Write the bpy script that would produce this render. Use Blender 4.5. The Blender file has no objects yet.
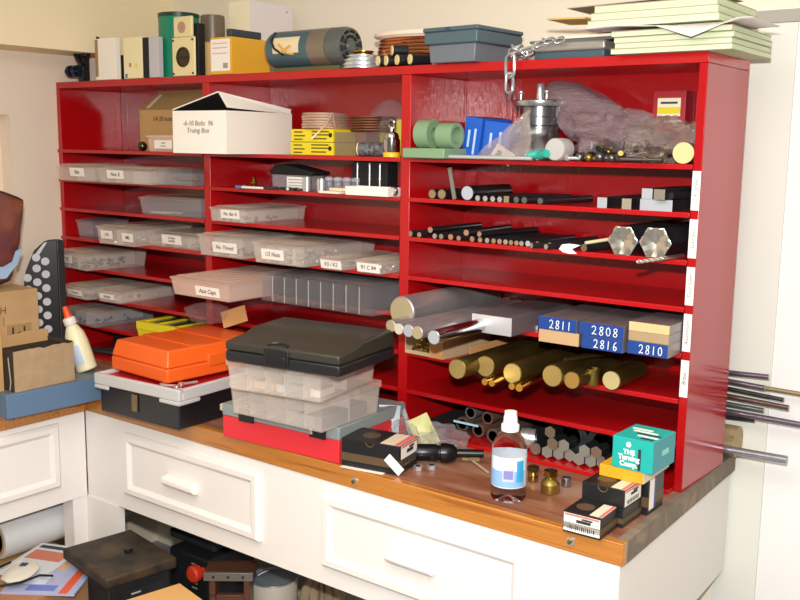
import bpy, math, random
from mathutils import Vector, Matrix, noise
R = math.radians
SC = bpy.context.scene
COL = SC.collection
# ------------------------------------------------------------------ camera
S = 0.94; F = 964.34; PIT = -.1597; YAW = -.6504; ROL = .0139
C = Vector((3.4253, -2.2528, .8468)) * S
fwd = Vector((math.sin(YAW)*math.cos(PIT), math.cos(YAW)*math.cos(PIT), math.sin(PIT)))
rt = fwd.cross(Vector((0, 0, 1))).normalized(); up = rt.cross(fwd)
r2 = rt*math.cos(ROL) + up*math.sin(ROL); u2 = -rt*math.sin(ROL) + up*math.cos(ROL)
def at(px, py, **k):
    d = r2*((px-400)/F) + u2*((300-py)/F) + fwd
    a, v = list(k.items())[0]; i = 'xyz'.index(a)
    return C + d*((v-C[i])/d[i])
def height(A, py):
    """z of the point above A that is seen at image row py"""
    lo, hi = A.z, A.z+1.5
    for _ in range(40):
        m = (lo+hi)/2; d = Vector((A.x, A.y, m))-C
        if 300-F*d.dot(u2)/d.dot(fwd) > py: lo = m
        else: hi = m
    return lo
cam = bpy.data.cameras.new('camera'); co = bpy.data.objects.new('camera', cam); COL.objects.link(co)
co.matrix_world = Matrix(((r2.x, u2.x, -fwd.x, C.x), (r2.y, u2.y, -fwd.y, C.y), (r2.z, u2.z, -fwd.z, C.z), (0, 0, 0, 1)))
cam.sensor_width = 36; cam.lens = F*36/800; cam.clip_start = .05
SC.camera = co
# ------------------------------------------------------------------ materials
def lin(h):
    h = h.lstrip('#'); v = [int(h[i:i+2], 16)/255 for i in (0, 2, 4)]
    return tuple((c/12.92 if c <= .04045 else ((c+.055)/1.055)**2.4) for c in v)+(1,)
MATS = {}
def mat(name, col, rough=.5, metal=0, coat=0, bump=0, bscale=60, var=0, vscale=20, col2=None, stretch=None, spec=.5, detail=3):
    if name in MATS: return MATS[name]
    m = bpy.data.materials.new(name); m.use_nodes = True; N = m.node_tree.nodes; L = m.node_tree.links
    b = N['Principled BSDF']; b.inputs['Base Color'].default_value = lin(col); b.inputs['Roughness'].default_value = rough
    b.inputs['Metallic'].default_value = metal; b.inputs['Coat Weight'].default_value = coat; b.inputs['Coat Roughness'].default_value = .08
    b.inputs['Specular IOR Level'].default_value = spec
    tc = N.new('ShaderNodeTexCoord'); mp = N.new('ShaderNodeMapping'); L.new(tc.outputs['Object'], mp.inputs[0])
    if stretch: mp.inputs['Scale'].default_value = stretch
    if col2:
        n = N.new('ShaderNodeTexNoise'); n.inputs['Scale'].default_value = vscale; n.inputs['Detail'].default_value = detail
        L.new(mp.outputs[0], n.inputs['Vector'])
        cr = N.new('ShaderNodeValToRGB'); cr.color_ramp.elements[0].position = .35; cr.color_ramp.elements[1].position = .65
        cr.color_ramp.elements[0].color = lin(col); cr.color_ramp.elements[1].color = lin(col2)
        L.new(n.outputs[0], cr.inputs[0]); L.new(cr.outputs[0], b.inputs['Base Color'])
    if bump:
        n = N.new('ShaderNodeTexNoise'); n.inputs['Scale'].default_value = bscale; n.inputs['Detail'].default_value = 2
        L.new(mp.outputs[0], n.inputs['Vector'])
        bp = N.new('ShaderNodeBump'); bp.inputs['Strength'].default_value = bump; bp.inputs['Distance'].default_value = .002
        L.new(n.outputs[0], bp.inputs['Height']); L.new(bp.outputs[0], b.inputs['Normal'])
        if coat: L.new(bp.outputs[0], b.inputs['Coat Normal'])
    MATS[name] = m; return m
def clear(name, col, fac, rough=.2, tint='FFFFFF', bump=0, bscale=40, edge=.24, coat=0):
    """thin translucent plastic: part of the light goes straight through"""
    if name in MATS: return MATS[name]
    m = bpy.data.materials.new(name); m.use_nodes = True; N = m.node_tree.nodes; L = m.node_tree.links
    b = N['Principled BSDF']; b.inputs['Base Color'].default_value = lin(col); b.inputs['Roughness'].default_value = rough; b.inputs['Coat Weight'].default_value = coat; b.inputs['Coat Roughness'].default_value = .04
    t = N.new('ShaderNodeBsdfTransparent'); t.inputs[0].default_value = lin(tint)
    mx = N.new('ShaderNodeMixShader'); L.new(t.outputs[0], mx.inputs[1]); L.new(b.outputs[0], mx.inputs[2])
    lw = N.new('ShaderNodeLayerWeight'); lw.inputs[0].default_value = .35
    mr = N.new('ShaderNodeMapRange'); mr.inputs['To Min'].default_value = fac; mr.inputs['To Max'].default_value = min(1, fac+edge)
    L.new(lw.outputs['Facing'], mr.inputs[0]); L.new(mr.outputs[0], mx.inputs[0])
    if bump:
        n = N.new('ShaderNodeTexNoise'); n.inputs['Scale'].default_value = bscale; n.inputs['Detail'].default_value = 3
        bp = N.new('ShaderNodeBump'); bp.inputs['Strength'].default_value = bump; bp.inputs['Distance'].default_value = .01
        L.new(n.outputs[0], bp.inputs['Height']); L.new(bp.outputs[0], b.inputs['Normal'])
    L.new(mx.outputs[0], N['Material Output'].inputs[0]); MATS[name] = m; return m
def wood(name, c1, c2, c3, scale=3, stretch=(1, 12, 12), rough=.35, coat=.2):
    if name in MATS: return MATS[name]
    m = bpy.data.materials.new(name); m.use_nodes = True; N = m.node_tree.nodes; L = m.node_tree.links
    b = N['Principled BSDF']; b.inputs['Roughness'].default_value = rough; b.inputs['Coat Weight'].default_value = coat
    tc = N.new('ShaderNodeTexCoord'); mp = N.new('ShaderNodeMapping'); mp.inputs['Scale'].default_value = stretch
    L.new(tc.outputs['Object'], mp.inputs[0])
    n = N.new('ShaderNodeTexNoise'); n.inputs['Scale'].default_value = scale; n.inputs['Detail'].default_value = 5; n.inputs['Distortion'].default_value = .6
    L.new(mp.outputs[0], n.inputs['Vector'])
    cr = N.new('ShaderNodeValToRGB'); e = cr.color_ramp.elements
    e[0].position = .34; e[0].color = lin(c1); e[1].position = .66; e[1].color = lin(c3); x = e.new(.5); x.color = lin(c2)
    L.new(n.outputs[0], cr.inputs[0]); L.new(cr.outputs[0], b.inputs['Base Color'])
    MATS[name] = m; return m
RED = mat('red_gloss_paint', 'B40C12', .26, coat=.2, bump=.25, bscale=90)
REDB = mat('red_back_paint', 'A40A12', .2, coat=.45, bump=.35, bscale=110, stretch=(1, 1, .35))
REDS = mat('red_side_paint', 'A81016', .17, coat=0, bump=.04, bscale=25)
WALL = mat('cream_wall', 'F0E8D4', .8, bump=.15, bscale=120)
WALLL = mat('left_wall_paint', 'EFE0CC', .8, bump=.15, bscale=120)
WHITE = mat('white_cabinet_paint', 'F0EBE6', .42)
TRIM = mat('white_trim_paint', 'F0F0EE', .45)
FLOOR = mat('grey_floor', '8C8F96', .6, col2='A0A2A8', vscale=6)
CEIL = mat('ceiling_paint', 'F4F0E6', .9)
STEEL = mat('dark_steel', '3A3C40', .38, .85, col2='55585C', vscale=12)
BLKST = mat('black_steel', '2A2C30', .4, .5, col2='3E4046', vscale=15)
ALU = mat('aluminium', 'A09C9E', .36, .65, col2='B8B4B6', vscale=9)
ALUF = mat('sawn_aluminium_face', 'B8A884', .5, .35, bump=.3, bscale=300)
SHINY = mat('bright_metal', 'E0E4E8', .26, .8)
FACE = mat('bright_cut_face', 'B8BCC4', .42, .35)
TANF = mat('tan_cut_face', '94805E', .6, .2, bump=.3, bscale=300)
BRASS = mat('brass_dark', '7C6A36', .38, .85, col2='64562C', vscale=12)
BRASSF = mat('brass_cut_face', 'B0965A', .45, .45)
BRASSB = mat('brass_bright', 'BE9C4C', .24, 1)
COPPER = mat('copper', 'D08A5C', .25, 1)
BLACK = mat('black_plastic', '17181B', .35)
BLACKM = mat('black_matte', '101114', .7)
PAPER = mat('white_paper', 'F4EEE4', .7)
INK = mat('ink', '2A2A30', .7)
CARD = mat('cardboard', 'B08A58', .8, col2='BC965F', vscale=8)
CARDG = mat('cardboard_grey', 'B09878', .8, col2='A88F6C', vscale=30, stretch=(1, 6, 1))
FROSTD = clear('frosted_divider', 'FFF6EE', .30, .3)
FROST = clear('frosted_plastic', 'FFF0E2', .15, .25)
FROST2 = clear('frosted_plastic_grey', 'C8C8CE', .12, .2)
FROSTL = clear('frosted_lid_plastic', 'FFEEDC', .17, .22)
CLR = clear('clear_plastic', 'E8E6EA', .02, .06, edge=.10, coat=.5)
PINK = clear('rosy_frosted_plastic', 'F4D4C2', .34, .25)
FILM = clear('plastic_film', 'C4B4BA', .13, .05, bump=.9, bscale=26, coat=1)
# ------------------------------------------------------------------ mesh builder
class MB:
    def __init__(s): s.v = []; s.f = []; s.mi = []; s.m = 0; s.T = Matrix()
    def add(s, vs, fs):
        b = len(s.v); s.v += [tuple(s.T @ Vector(p)) for p in vs]
        for f in fs: s.f.append([i+b for i in f]); s.mi.append(s.m)
        return s
    def box(s, x0, x1, y0, y1, z0, z1, tx=0, ty=0, flare=0):
        a = [(x0, y0, z0), (x1, y0, z0), (x1, y1, z0), (x0, y1, z0)]
        b = [(x0+tx, y0+ty, z1), (x1-tx, y0+ty, z1), (x1-tx, y1-ty, z1), (x0+tx, y1-ty, z1)]
        return s.add(a+b, [(0, 3, 2, 1), (4, 5, 6, 7), (0, 1, 5, 4), (1, 2, 6, 5), (2, 3, 7, 6), (3, 0, 4, 7)])
    def cyl(s, p0, p1, r, r1=None, n=20, cap=True, capm=None, rot=0):
        p0 = Vector(p0); p1 = Vector(p1); r1 = r if r1 is None else r1
        d = (p1-p0).normalized(); a = d.orthogonal().normalized(); b = d.cross(a)
        vs = []
        for p, rr in ((p0, r), (p1, r1)):
            for i in range(n):
                t = 2*math.pi*i/n+rot; vs.append(p+(a*math.cos(t)+b*math.sin(t))*rr)
        s.add(vs, [(i, (i+1) % n, n+(i+1) % n, n+i) for i in range(n)])
        if cap:
            m = s.m
            if capm is not None: s.m = capm
            s.add(vs[:n], [tuple(reversed(range(n)))]); s.add(vs[n:], [tuple(range(n))]); s.m = m
        return s
    def lathe(s, prof, n=24, o=(0, 0, 0), axis='z'):
        vs = []
        for r, z in prof:
            for i in range(n):
                t = 2*math.pi*i/n
                p = (r*math.cos(t), r*math.sin(t), z)
                if axis == 'y': p = (p[0], p[2], p[1])
                if axis == 'x': p = (p[2], p[0], p[1])
                vs.append((p[0]+o[0], p[1]+o[1], p[2]+o[2]))
        k = len(prof)
        fs = [(j*n+i, j*n+(i+1) % n, (j+1)*n+(i+1) % n, (j+1)*n+i) for j in range(k-1) for i in range(n)]
        if prof[0][0] > 1e-5: fs.append(tuple(reversed(range(n))))
        if prof[-1][0] > 1e-5: fs.append(tuple(range((k-1)*n, k*n)))
        return s.add(vs, fs)
    def prism(s, poly, a, b, axis='y'):
        n = len(poly)
        def q(p, t):
            return (p[0], t, p[1]) if axis == 'y' else ((t, p[0], p[1]) if axis == 'x' else (p[0], p[1], t))
        vs = [q(p, a) for p in poly]+[q(p, b) for p in poly]
        return s.add(vs, [tuple(range(n)), tuple(reversed(range(n, 2*n)))]+[(i, n+i, n+(i+1) % n, (i+1) % n) for i in range(n)])
    def tube(s, pts, r, n=8, closed=False):
        pts = [Vector(p) for p in pts]; k = len(pts); vs = []; a = None
        for i, p in enumerate(pts):
            if closed: d = pts[(i+1) % k]-pts[i-1]
            else: d = pts[min(i+1, k-1)]-pts[max(i-1, 0)]
            d.normalize()
            if a is None: a = d.orthogonal().normalized()
            else: a = (a-d*a.dot(d)).normalized()
            b = d.cross(a)
            for j in range(n):
                t = 2*math.pi*j/n; vs.append(p+(a*math.cos(t)+b*math.sin(t))*r)
        fs = []
        for i in range(k if closed else k-1):
            i2 = (i+1) % k
            for j in range(n): fs.append((i*n+j, i*n+(j+1) % n, i2*n+(j+1) % n, i2*n+j))
        if not closed: fs += [tuple(reversed(range(n))), tuple(range((k-1)*n, k*n))]
        return s.add(vs, fs)
    def ball(s, c, rx, ry=None, rz=None, n=14, m=9, fn=None):
        ry = ry or rx; rz = rz or rx; vs = []; c = Vector(c)
        for j in range(m+1):
            ph = math.pi*j/m
            for i in range(n):
                t = 2*math.pi*i/n; d = Vector((math.sin(ph)*math.cos(t), math.sin(ph)*math.sin(t), -math.cos(ph)))
                k = fn(d) if fn else 1
                vs.append(c+Vector((d.x*rx*k, d.y*ry*k, d.z*rz*k)))
        return s.add(vs, [(j*n+i, j*n+(i+1) % n, (j+1)*n+(i+1) % n, (j+1)*n+i) for j in range(m) for i in range(n)])
    def ringbox(s, x0, x1, y0, y1, z0, z1, t):
        s.box(x0, x1, y0, y0+t, z0, z1); s.box(x0, x1, y1-t, y1, z0, z1)
        s.box(x0, x0+t, y0+t, y1-t, z0, z1); return s.box(x1-t, x1, y0+t, y1-t, z0, z1)
    def tray(s, w, d, h, t=.002, tx=.0, x=0, y=0, z=0):
        """open box with outward-leaning walls; tx = how much the foot is narrower"""
        o = [(x+tx, y+tx, z), (x+w-tx, y+tx, z), (x+w-tx, y+d-tx, z), (x+tx, y+d-tx, z)]
        O = [(x, y, z+h), (x+w, y, z+h), (x+w, y+d, z+h), (x, y+d, z+h)]
        i = [(x+tx+t, y+tx+t, z+t), (x+w-tx-t, y+tx+t, z+t), (x+w-tx-t, y+d-tx-t, z+t), (x+tx+t, y+d-tx-t, z+t)]
        I = [(x+t, y+t, z+h), (x+w-t, y+t, z+h), (x+w-t, y+d-t, z+h), (x+t, y+d-t, z+h)]
        fs = [(0, 3, 2, 1), (8, 9, 10, 11)]
        for k in range(4):
            l = (k+1) % 4
            fs += [(k, l, 4+l, 4+k), (8+l, 8+k, 12+k, 12+l), (4+k, 4+l, 12+l, 12+k)]
        return s.add(o+O+i+I, fs)
    def build(s, name, m, parent=None, loc=None, rot=None, bevel=0, smooth=True, seg=2):
        me = bpy.data.meshes.new(name); me.from_pydata(s.v, [], s.f)
        for x in (m if isinstance(m, (list, tuple)) else [m]): me.materials.append(x)
        me.polygons.foreach_set('material_index', s.mi)
        me.update()
        o = bpy.data.objects.new(name, me); COL.objects.link(o)
        if parent: o.parent = parent
        if loc is not None: o.location = loc
        if rot is not None: o.rotation_euler = rot if isinstance(rot, (tuple, list)) else (0, 0, rot)
        if smooth:
            me.polygons.foreach_set('use_smooth', [True]*len(me.polygons))
            me.set_sharp_from_angle(angle=R(38))
        if bevel:
            b = o.modifiers.new('bevel', 'BEVEL'); b.width = bevel; b.segments = seg; b.limit_method = 'ANGLE'; b.angle_limit = R(40)
        return o
def tag(o, label, cat, group=None, kind=None):
    if label: o['label'] = label
    if cat: o['category'] = cat
    if group: o['group'] = group
    if kind: o['kind'] = kind
    return o
def thing(name, label, cat, loc, rz=0, group=None, rot=None):
    o = bpy.data.objects.new(name, None); COL.objects.link(o); o.empty_display_size = .02
    o.location = loc; o.rotation_euler = rot or (0, 0, rz)
    return tag(o, label, cat, group)
def struct(o): o['kind'] = 'structure'; return o
def text(s, size, parent, loc, rot, m=INK, name='lettering', shear=0, align='CENTER', ext=.0003, sx=1, bold=0):
    c = bpy.data.curves.new('t', 'FONT'); c.body = s; c.size = size; c.align_x = align; c.align_y = 'CENTER'; c.extrude = ext; c.shear = shear; c.offset = bold
    t = bpy.data.objects.new('t', c); COL.objects.link(t)
    bpy.context.view_layer.update()
    me = bpy.data.meshes.new_from_object(t.evaluated_get(bpy.context.evaluated_depsgraph_get()))
    bpy.data.objects.remove(t); me.name = name
    me.materials.clear(); me.materials.append(m)
    o = bpy.data.objects.new(name, me); COL.objects.link(o); o.parent = parent; o.location = loc; o.rotation_euler = rot; o.scale = (sx, 1, 1)
    return o
FR = (R(90), 0, 0); RT = (R(90), 0, R(90))
def tilted(p0, ang):  # euler for front-facing text turned in its own plane
    return (R(90), 0, 0)
ZK = lambda k: .761-.1075*k        # top surface of shelf board k
# ================================================================== the room
YW = .40; ZF = -.91; ZC = 1.53; ZS = 1.105
def sbox(name, m, *a, bevel=0):
    return struct(MB().box(*a).build(name, m, bevel=bevel, smooth=False))
sbox('floor', FLOOR, -.1, 5.2, -4.5, .5, ZF-.1, ZF)
sbox('ceiling', CEIL, -.1, 5.2, -4.5, .5, ZC, ZC+.1)
w = MB()
w.box(-.1, 5.2, YW, YW+.1, ZF, ZC)
struct(w.build('wall_back', WALL, smooth=False))
# left wall with a shallow boarded-up recess (its top and right edge show at the left of the frame)
w = MB()
w.box(-.12, -.002, -.19, .42, ZF, ZC); w.box(-.12, -.002, -4.5, -.19, .881, ZC); w.box(-.12, -.002, -4.5, -1.2, ZF, .881)
w.box(-.12, -.002, -1.2, -.19, ZF, .15); w.box(-.12, -.07, -1.2, -.19, .15, .881)
struct(w.build('wall_left', WALLL, smooth=False))
SOF = mat('soffit_paint', 'F6E6BE', .8)
w = MB(); w.box(-.05, .19, -4.4, YW-.0005, ZS, ZC)
struct(w.build('trim_1', SOF, smooth=False))
# white door and its casing on the back wall, right of the cabinet
zh = at(760, 24, y=YW).z
sbox('trim_2', mat('casing_paint', 'E2E2D8', .5), 2.40, 2.515, YW-.006, YW-.0002, ZF, zh-.001)
sbox('trim_4', mat('header_trim_paint', 'A8A49A', .55), 2.40, 3.4, YW-.012, YW-.0002, zh, zh+.030)
sbox('door_1', TRIM, 2.5155, 2.66, YW-.003, YW-.0002, ZF, zh-.001)
t = MB(); t.prism([(2.66, YW-.0002), (2.66, YW-.03), (2.671, YW-.03), (2.673, YW-.014), (2.70, YW-.014), (2.702, YW-.03), (2.712, YW-.03), (2.712, YW-.0002)], ZF, zh-.001, 'z')
struct(t.build('trim_3', mat('casing_paint', 'E2E2D8', .5), smooth=False))
# ================================================================== worktop and cabinets
WT = wood('worktop_wood', '7C4A34', '95624A', 'A5836F', 2.2, (1.6, 8, 2), .45, .1)
WE = wood('worktop_edge_wood', 'B0702C', 'C07C34', '9A5C20', 2.4, (1, 40, 40), .3, .4)
WG = wood('worktop_end_grain', '857565', '77695B', '93836F', 5, (1, 3, 3), .7, 0)
top = thing('worktop', 'L-shaped wooden worktop with orange-brown front edge carrying the red shelves', 'worktop', (0, 0, -.049))
m = MB(); Z0, Z1 = 0, .049
m.prism([(.003, YW), (.003, -2.2), (.628, -2.2), (.628, -.34), (2.440, -.34), (2.423, YW)], Z0, Z1, 'z')
m.build('slab', WT, top, smooth=False)
m = MB(); m.box(.628, 2.4632, -.362, -.3402, Z0, Z1); m.box(.6282, .645, -2.2, -.362, Z0, Z1)
m.build('edge_strip', WE, top, bevel=.002)
m = MB(); m.prism([(2.4402, -.3398), (2.4625, -.3398), (2.440, YW-.001), (2.4232, YW-.001)], Z0, Z1, 'z')
m.build('end_strip', WG, top, smooth=False)
for px, py in ((355, 481), (571, 541)):
    p = at(px, py, y=-.362); z = p.z+.049
    b = MB(); b.cyl((p.x, -.3625, z), (p.x, -.3655, z), .0095, n=20); b.m = 1; b.cyl((p.x, -.3655, z), (p.x, -.371, z), .0052, n=6)
    b.build('bolt', [SHINY, BRASSB], top)
# right-hand cabinet run
def panel_drawer(parent, w, h, mw=.035):
    """raised-edge drawer front in local x (width), z; sits at y<0"""
    b = MB(); t = .018
    o = [(0, 0), (w, 0), (w, h), (0, h)]
    i = [(mw, mw), (w-mw, mw), (w-mw, h-mw), (mw, h-mw)]
    e = .008
    O = [(e, e), (w-e, e), (w-e, h-e), (e, h-e)]
    I = [(mw-.012, mw-.012), (w-mw+.012, mw-.012), (w-mw+.012, h-mw+.012), (mw-.012, h-mw+.012)]
    vs = [(x, 0, z) for x, z in o]+[(x, -t*.55, z) for x, z in o]+[(x, -t, z) for x, z in O]+[(x, -t, z) for x, z in I]+[(x, -t*.45, z) for x, z in i]
    fs = []
    for L in range(4):
        for k in range(4): l = (k+1) % 4; fs.append((L*4+k, L*4+l, L*4+4+l, L*4+4+k))
    fs += [(16, 17, 18, 19), (3, 2, 1, 0)]
    b.add(vs, fs); return b.build('drawer', WHITE, parent, smooth=False)
def handle(dr, x, z, w=.135):
    b = MB()
    pr = [(-.008, -.016), (-.024, -.014), (-.034, -.004), (-.034, .010), (-.028, .016), (-.008, .018)]
    b.prism([(y, zz) for y, zz in pr], x-w/2, x+w/2, 'x')
    return b.build('handle', mat('handle_plastic', 'FAF6EE', .3), dr, loc=(0, 0, z), bevel=.003)
cab = thing('base_cabinet', 'long white two-drawer bench cabinet under the red shelves', 'cabinet', (.64, -.335, -.345))
ZA = -.332
m = MB(); zt = -.0495+.345; zb = ZA+.345
m.prism([(0, 0), (1.815, 0), (1.790, .72), (0, .72)], zb, zt, 'z')
m.box(-.0112, .15, -.022, -.0003, zb, zt)                                    # stile at the inner corner
m.build('body', WHITE, cab, smooth=False)
m = MB(); m.box(.15, 1.8155, -.0225, -.0003, zb, zt); m.build('face_frame', WHITE, cab, smooth=False)
for x0, x1, hx in ((.835, 1.42, 1.105), (1.648, 2.242, 1.935)):
    d = panel_drawer(cab, x1-x0, .196); d.location = (x0-.64, -.0226, -.277+.345); handle(d, hx-x0, .092)
lc = thing('base_cabinet', 'white bench cabinet running towards the camera along the left wall', 'cabinet', (.625, -.36, -.345), R(90))
# local x = world +y here, so the run towards the camera is local -x; front faces world +x = local -y
m = MB(); m.box(-1.8, 0, .0003, .6, zb, zt); m.build('body', WHITE, lc, smooth=False)
m = MB(); m.box(-1.8, -.001, -.003, .0002, zb, zt); m.build('face_frame', WHITE, lc, smooth=False)
d = panel_drawer(lc, .66, .205); d.location = (-.1-.66, -.0032, .07)
handle(d, .33, .085)
post = MB().prism([(.570, -.412), (.624, -.412), (.624, -.362), (.786, -.362), (.786, -.336), (.570, -.336)], ZF, ZA-.0006, 'z').build('bench_post', WHITE, smooth=False)
tag(post, 'white corner post holding up the bench where the two cabinet runs meet', 'post')
o = MB().box(1.90, 1.925, .25, .395, ZF, ZA-.001).build('bench_post', WHITE); tag(o, 'white rear leg at the far right end of the bench', 'post')
# ================================================================== red shelf unit
W = 2.443; D = .278; H = 1.005
DIV = [(.0, .02), (.803, .833), (1.604, 1.636), (2.423, 2.443)]
sh = thing('shelf_unit', 'wide glossy red shelf unit of three bays standing on the worktop', 'shelves', (0, 0, .0005))
MB().box(0, W, 0, D-.008, H-.023, H).build('top_board', RED, sh, bevel=.0015)
for i, (a, b) in enumerate(DIV):
    o = MB().box(a, b, 0, D-.008, 0, H-.0232).build('side_panel' if i in (0, 3) else 'divider', REDS if i == 3 else RED, sh, bevel=.0015)
MB().box(0, W, D-.0078, D, 0, H).build('back_panel', REDB, sh, smooth=False)
for px in (127, 273, 469):       # joints between the back boards
    x = at(px, 110, y=D-.009).x
    MB().box(x-.0015, x+.0015, D-.0095, D-.0079, .02, H-.024).build('back_batten', REDB, sh)
for c in range(3):
    x0 = DIV[c][1]; x1 = DIV[c+1][0]
    for k in range(7):
        z = ZK(k); e0 = -.009 if c == 0 else 0
        b = MB(); b.box(x0+.0002, x1-.0002, .004, D-.008, z-.009, z)
        b.box(x0+.0002-(.028 if c == 0 else 0), x1-.0002, -.004, .0038, z-.0115, z)
        b.build('shelf_board', RED, sh, bevel=.0008)
    MB().box(x0+.0002, x1-.0002, -.03, D-.008, 0, .0105).build('bottom_board', RED, sh, bevel=.001)
for k, s in enumerate(['C.R. Steel', 'Stainless', 'Tool Steel', 'Aluminum', 'Brass']):
    z0 = ZK(k+0)-.10; hh = .083
    z0 = ZK(k+1)+.006 if k < 5 else 0
    lb = MB().box(2.4235, 2.4425, -.0008, -.0001, z0, z0+hh+.004).build('paper_label', PAPER, sh, smooth=False)
    text(s, .0135, lb, (2.433, -.0009, z0+.043), (R(90), R(-90), 0), m=mat('pencil', '60606A', .7), shear=.25)
# ================================================================== rods on brackets behind the unit
CH = mat('purplish_steel', '7C7484', .3, .75)
class _Q: pass
RODS = []
def rod(px, py, px2, py2, r, y, x0, label, m=CH, name='steel_rod', grp=None):
    p = at(px2, py2, y=y); q = at(px, py, y=y); d = (p-q).normalized()
    a = p+d*(x0-p.x)/d.x
    k = _Q(); k.x = p.x; k.z = p.z; k.w = d.z/d.x; RODS.append((k, r))
    b = MB(); b.cyl((0, 0, 0), p-a, r, n=16, capm=1)
    o = b.build(name, [m, FACE], loc=a, bevel=.0006); tag(o, label, 'rod', grp); return o
rod(728, 372.5, 769, 377, .0068, .335, 1.9, 'topmost short dark rod sticking out right behind the red shelves')
rod(728, 381, 765, 388, .0068, .335, 1.7, 'purple-grey rod below the topmost one, ending beside a brown rod tip')
rod(765, 388, 812, 396, .006, .355, 1.9, 'brown-tipped long rod reaching the right edge of the photo', mat('brown_rod', '9A8A66', .4, .6), 'steel_rod')
rod(728, 388.5, 784, 400, .0055, .345, 1.8, 'thin dark rod, third down, ending before the frame edge', BLKST)
rod(728, 396, 789, 408, .0068, .332, 1.6, 'dark brownish rod, fourth down, with the lowest of the short upper ends', mat('umber_rod', '6E5C54', .3, .7))
rod(728, 404, 764, 410.5, .0065, .352, 2.0, 'short greenish-grey tube between the dark rods behind the shelves', mat('green_grey_rod', '76807C', .35, .7), 'steel_tube')
rod(728, 411.5, 802, 425, .0078, .335, 1.5, 'long heavy steel rod reaching the right edge below the others')
rod(728, 417, 755, 420.5, .005, .352, 2.0, 'short stub rod tucked under the long heavy one', BLKST)
rod(733, 450.5, 787, 460, .0105, .302, 2.1, 'single thick steel bar poking out just above the worktop', mat('bar_steel', 'A4A8B0', .32, .75), 'steel_bar')
lg = at(738, 436, y=.35)
b = MB(); b.cyl((0, 0, 0), (.5, 0, 0), .041, n=28, capm=1)
o = b.build('wooden_log', [wood('log_bark', '8A7650', 'A08C64', '6E5C40', 6, (1, 8, 8), .8, 0), wood('log_end', 'A8966C', 'BCA880', '8C7850', 14, (6, 1, 1), .8, 0)], loc=(lg.x-.5, .3545, .0415))
tag(o, 'round wooden log lying behind the shelves, its end peeping out', 'log')
for x in (1.9, 2.15):
    b = MB(); b.box(-.01, .01, YW-.012, YW-.0005, -.0, .32)
    for q, r in RODS:
        z = q.z+(x-q.x)*q.w; b.box(-.008, .008, .29, YW-.012, z-r-.0055, z-r-.0006)
    o = b.build('rod_bracket', BLACKM, loc=(x, 0, 0), smooth=False)
    tag(o, 'wall bracket of short pegs behind the shelves carrying the rods, %s one' % ('left' if x < 2 else 'right'), 'bracket')
# ================================================================== clear storage boxes on the shelves
def sbx(label, px0, px1, pb0, pyt, k, depth, Y=None, pb1=None, z=None, h=None, lid=.009, mats=(FROST, FROSTL), paper=None, ndiv=3, latch=0,
        tx=.006, group=None, name='storage_box', parts=None, dirx=1, minX=None, maxX=None, rot=None, ridge=True, maxh=None):
    """px0/px1: image columns of the front bottom corners; pb0/pb1: their rows; pyt: row of the top-left corner"""
    z = ZK(k)+.0006 if z is None else z
    if Y is None:
        A = at(px0, pb0, z=z); B = at(px1, pb1, z=z)
        if rot == 0: B.y = A.y = (A.y+B.y)/2
    else:
        A = at(px0, pb0, y=Y); B = at(px1, pb0+(px1-px0)*.12, y=Y); A.z = B.z = z
    if minX is not None and A.x < minX: B.x += minX-A.x if rot != 0 else 0; A.x = minX
    w = (B-A).length; rz = math.atan2(B.y-A.y, B.x-A.x) if rot is None else rot
    hh = h or (height(A, pyt)-z)
    if maxh: hh = min(hh, maxh)
    if maxX is not None: w = min(w, maxX-A.x)
    d = depth
    t = thing(name, label, 'storage box', A, rz, group)
    hb = hh-lid
    MB().tray(w, d, hb, .0018, tx).build('body', mats[0], t, bevel=.0006, smooth=False)
    b = MB(); b.box(-.003, w+.003, -.003, d+.003, hb+.0003, hh-.002); b.box(.008, w-.008, .008, d-.008, hh-.0019, hh)
    for i in range(ndiv+1 if mats[0] is not CLR else 0):
        xa = .012+(w-.024)*i/(ndiv+1); xb = xa+(w-.024)/(ndiv+1)-.008
        b.box(xa, xb, .014, d-.014, hh+.0001, hh+.0025)
    b.build('lid', mats[1], t, bevel=.0012)
    for i in range(ndiv):
        x = w*(i+1)/(ndiv+1)
        b = MB(); b.box(x-.0008, x+.0008, tx+.002, d-tx-.002, .0024, hb-.001)
        dv = b.build('divider', CLRD if mats[0] is CLR else FROSTD, t, smooth=False)
        if mats[0] is CLR: MB().box(x-.0007, x+.0007, -.0004, .0012, .002, hb-.001).build('rib', FROSTD, t, smooth=False)
    for i in range(latch):
        x = w*(.25+.5*i) if latch == 2 else w*.5
        MB().box(x-.015, x+.015, -.0075, -.0032, hb-.012, hh-.001).build('latch', mats[1], t, bevel=.001)
    if paper:
        for u0, u1, v0, v1, s in (paper if isinstance(paper, list) else [paper]):
            lean = tx/hb
            y0 = tx-lean*hb*v0
            lb = MB().box(0, (u1-u0)*w, -.0007, 0, 0, (v1-v0)*hh).build('paper_label', PAPER, t, loc=(u0*w, y0-.0006, v0*hh), rot=(math.atan(lean), 0, 0), smooth=False)
            n = max(1, max(len(q) for q in s.split('\n'))); nl = s.count('\n')+1
            sz = min((u1-u0)*w/n*1.55, (v1-v0)*hh*.62/nl)
            text(s, sz, lb, ((u1-u0)*w/2, -.0009, (v1-v0)*hh/2), FR, shear=.2, bold=.00008)
    if parts:
        stuff_in(t, w, d, hb, parts, tx)
    t['dims'] = '%.3f %.3f %.3f' % (w, d, hh); del t['dims']
    return t, w, d, hh
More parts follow.
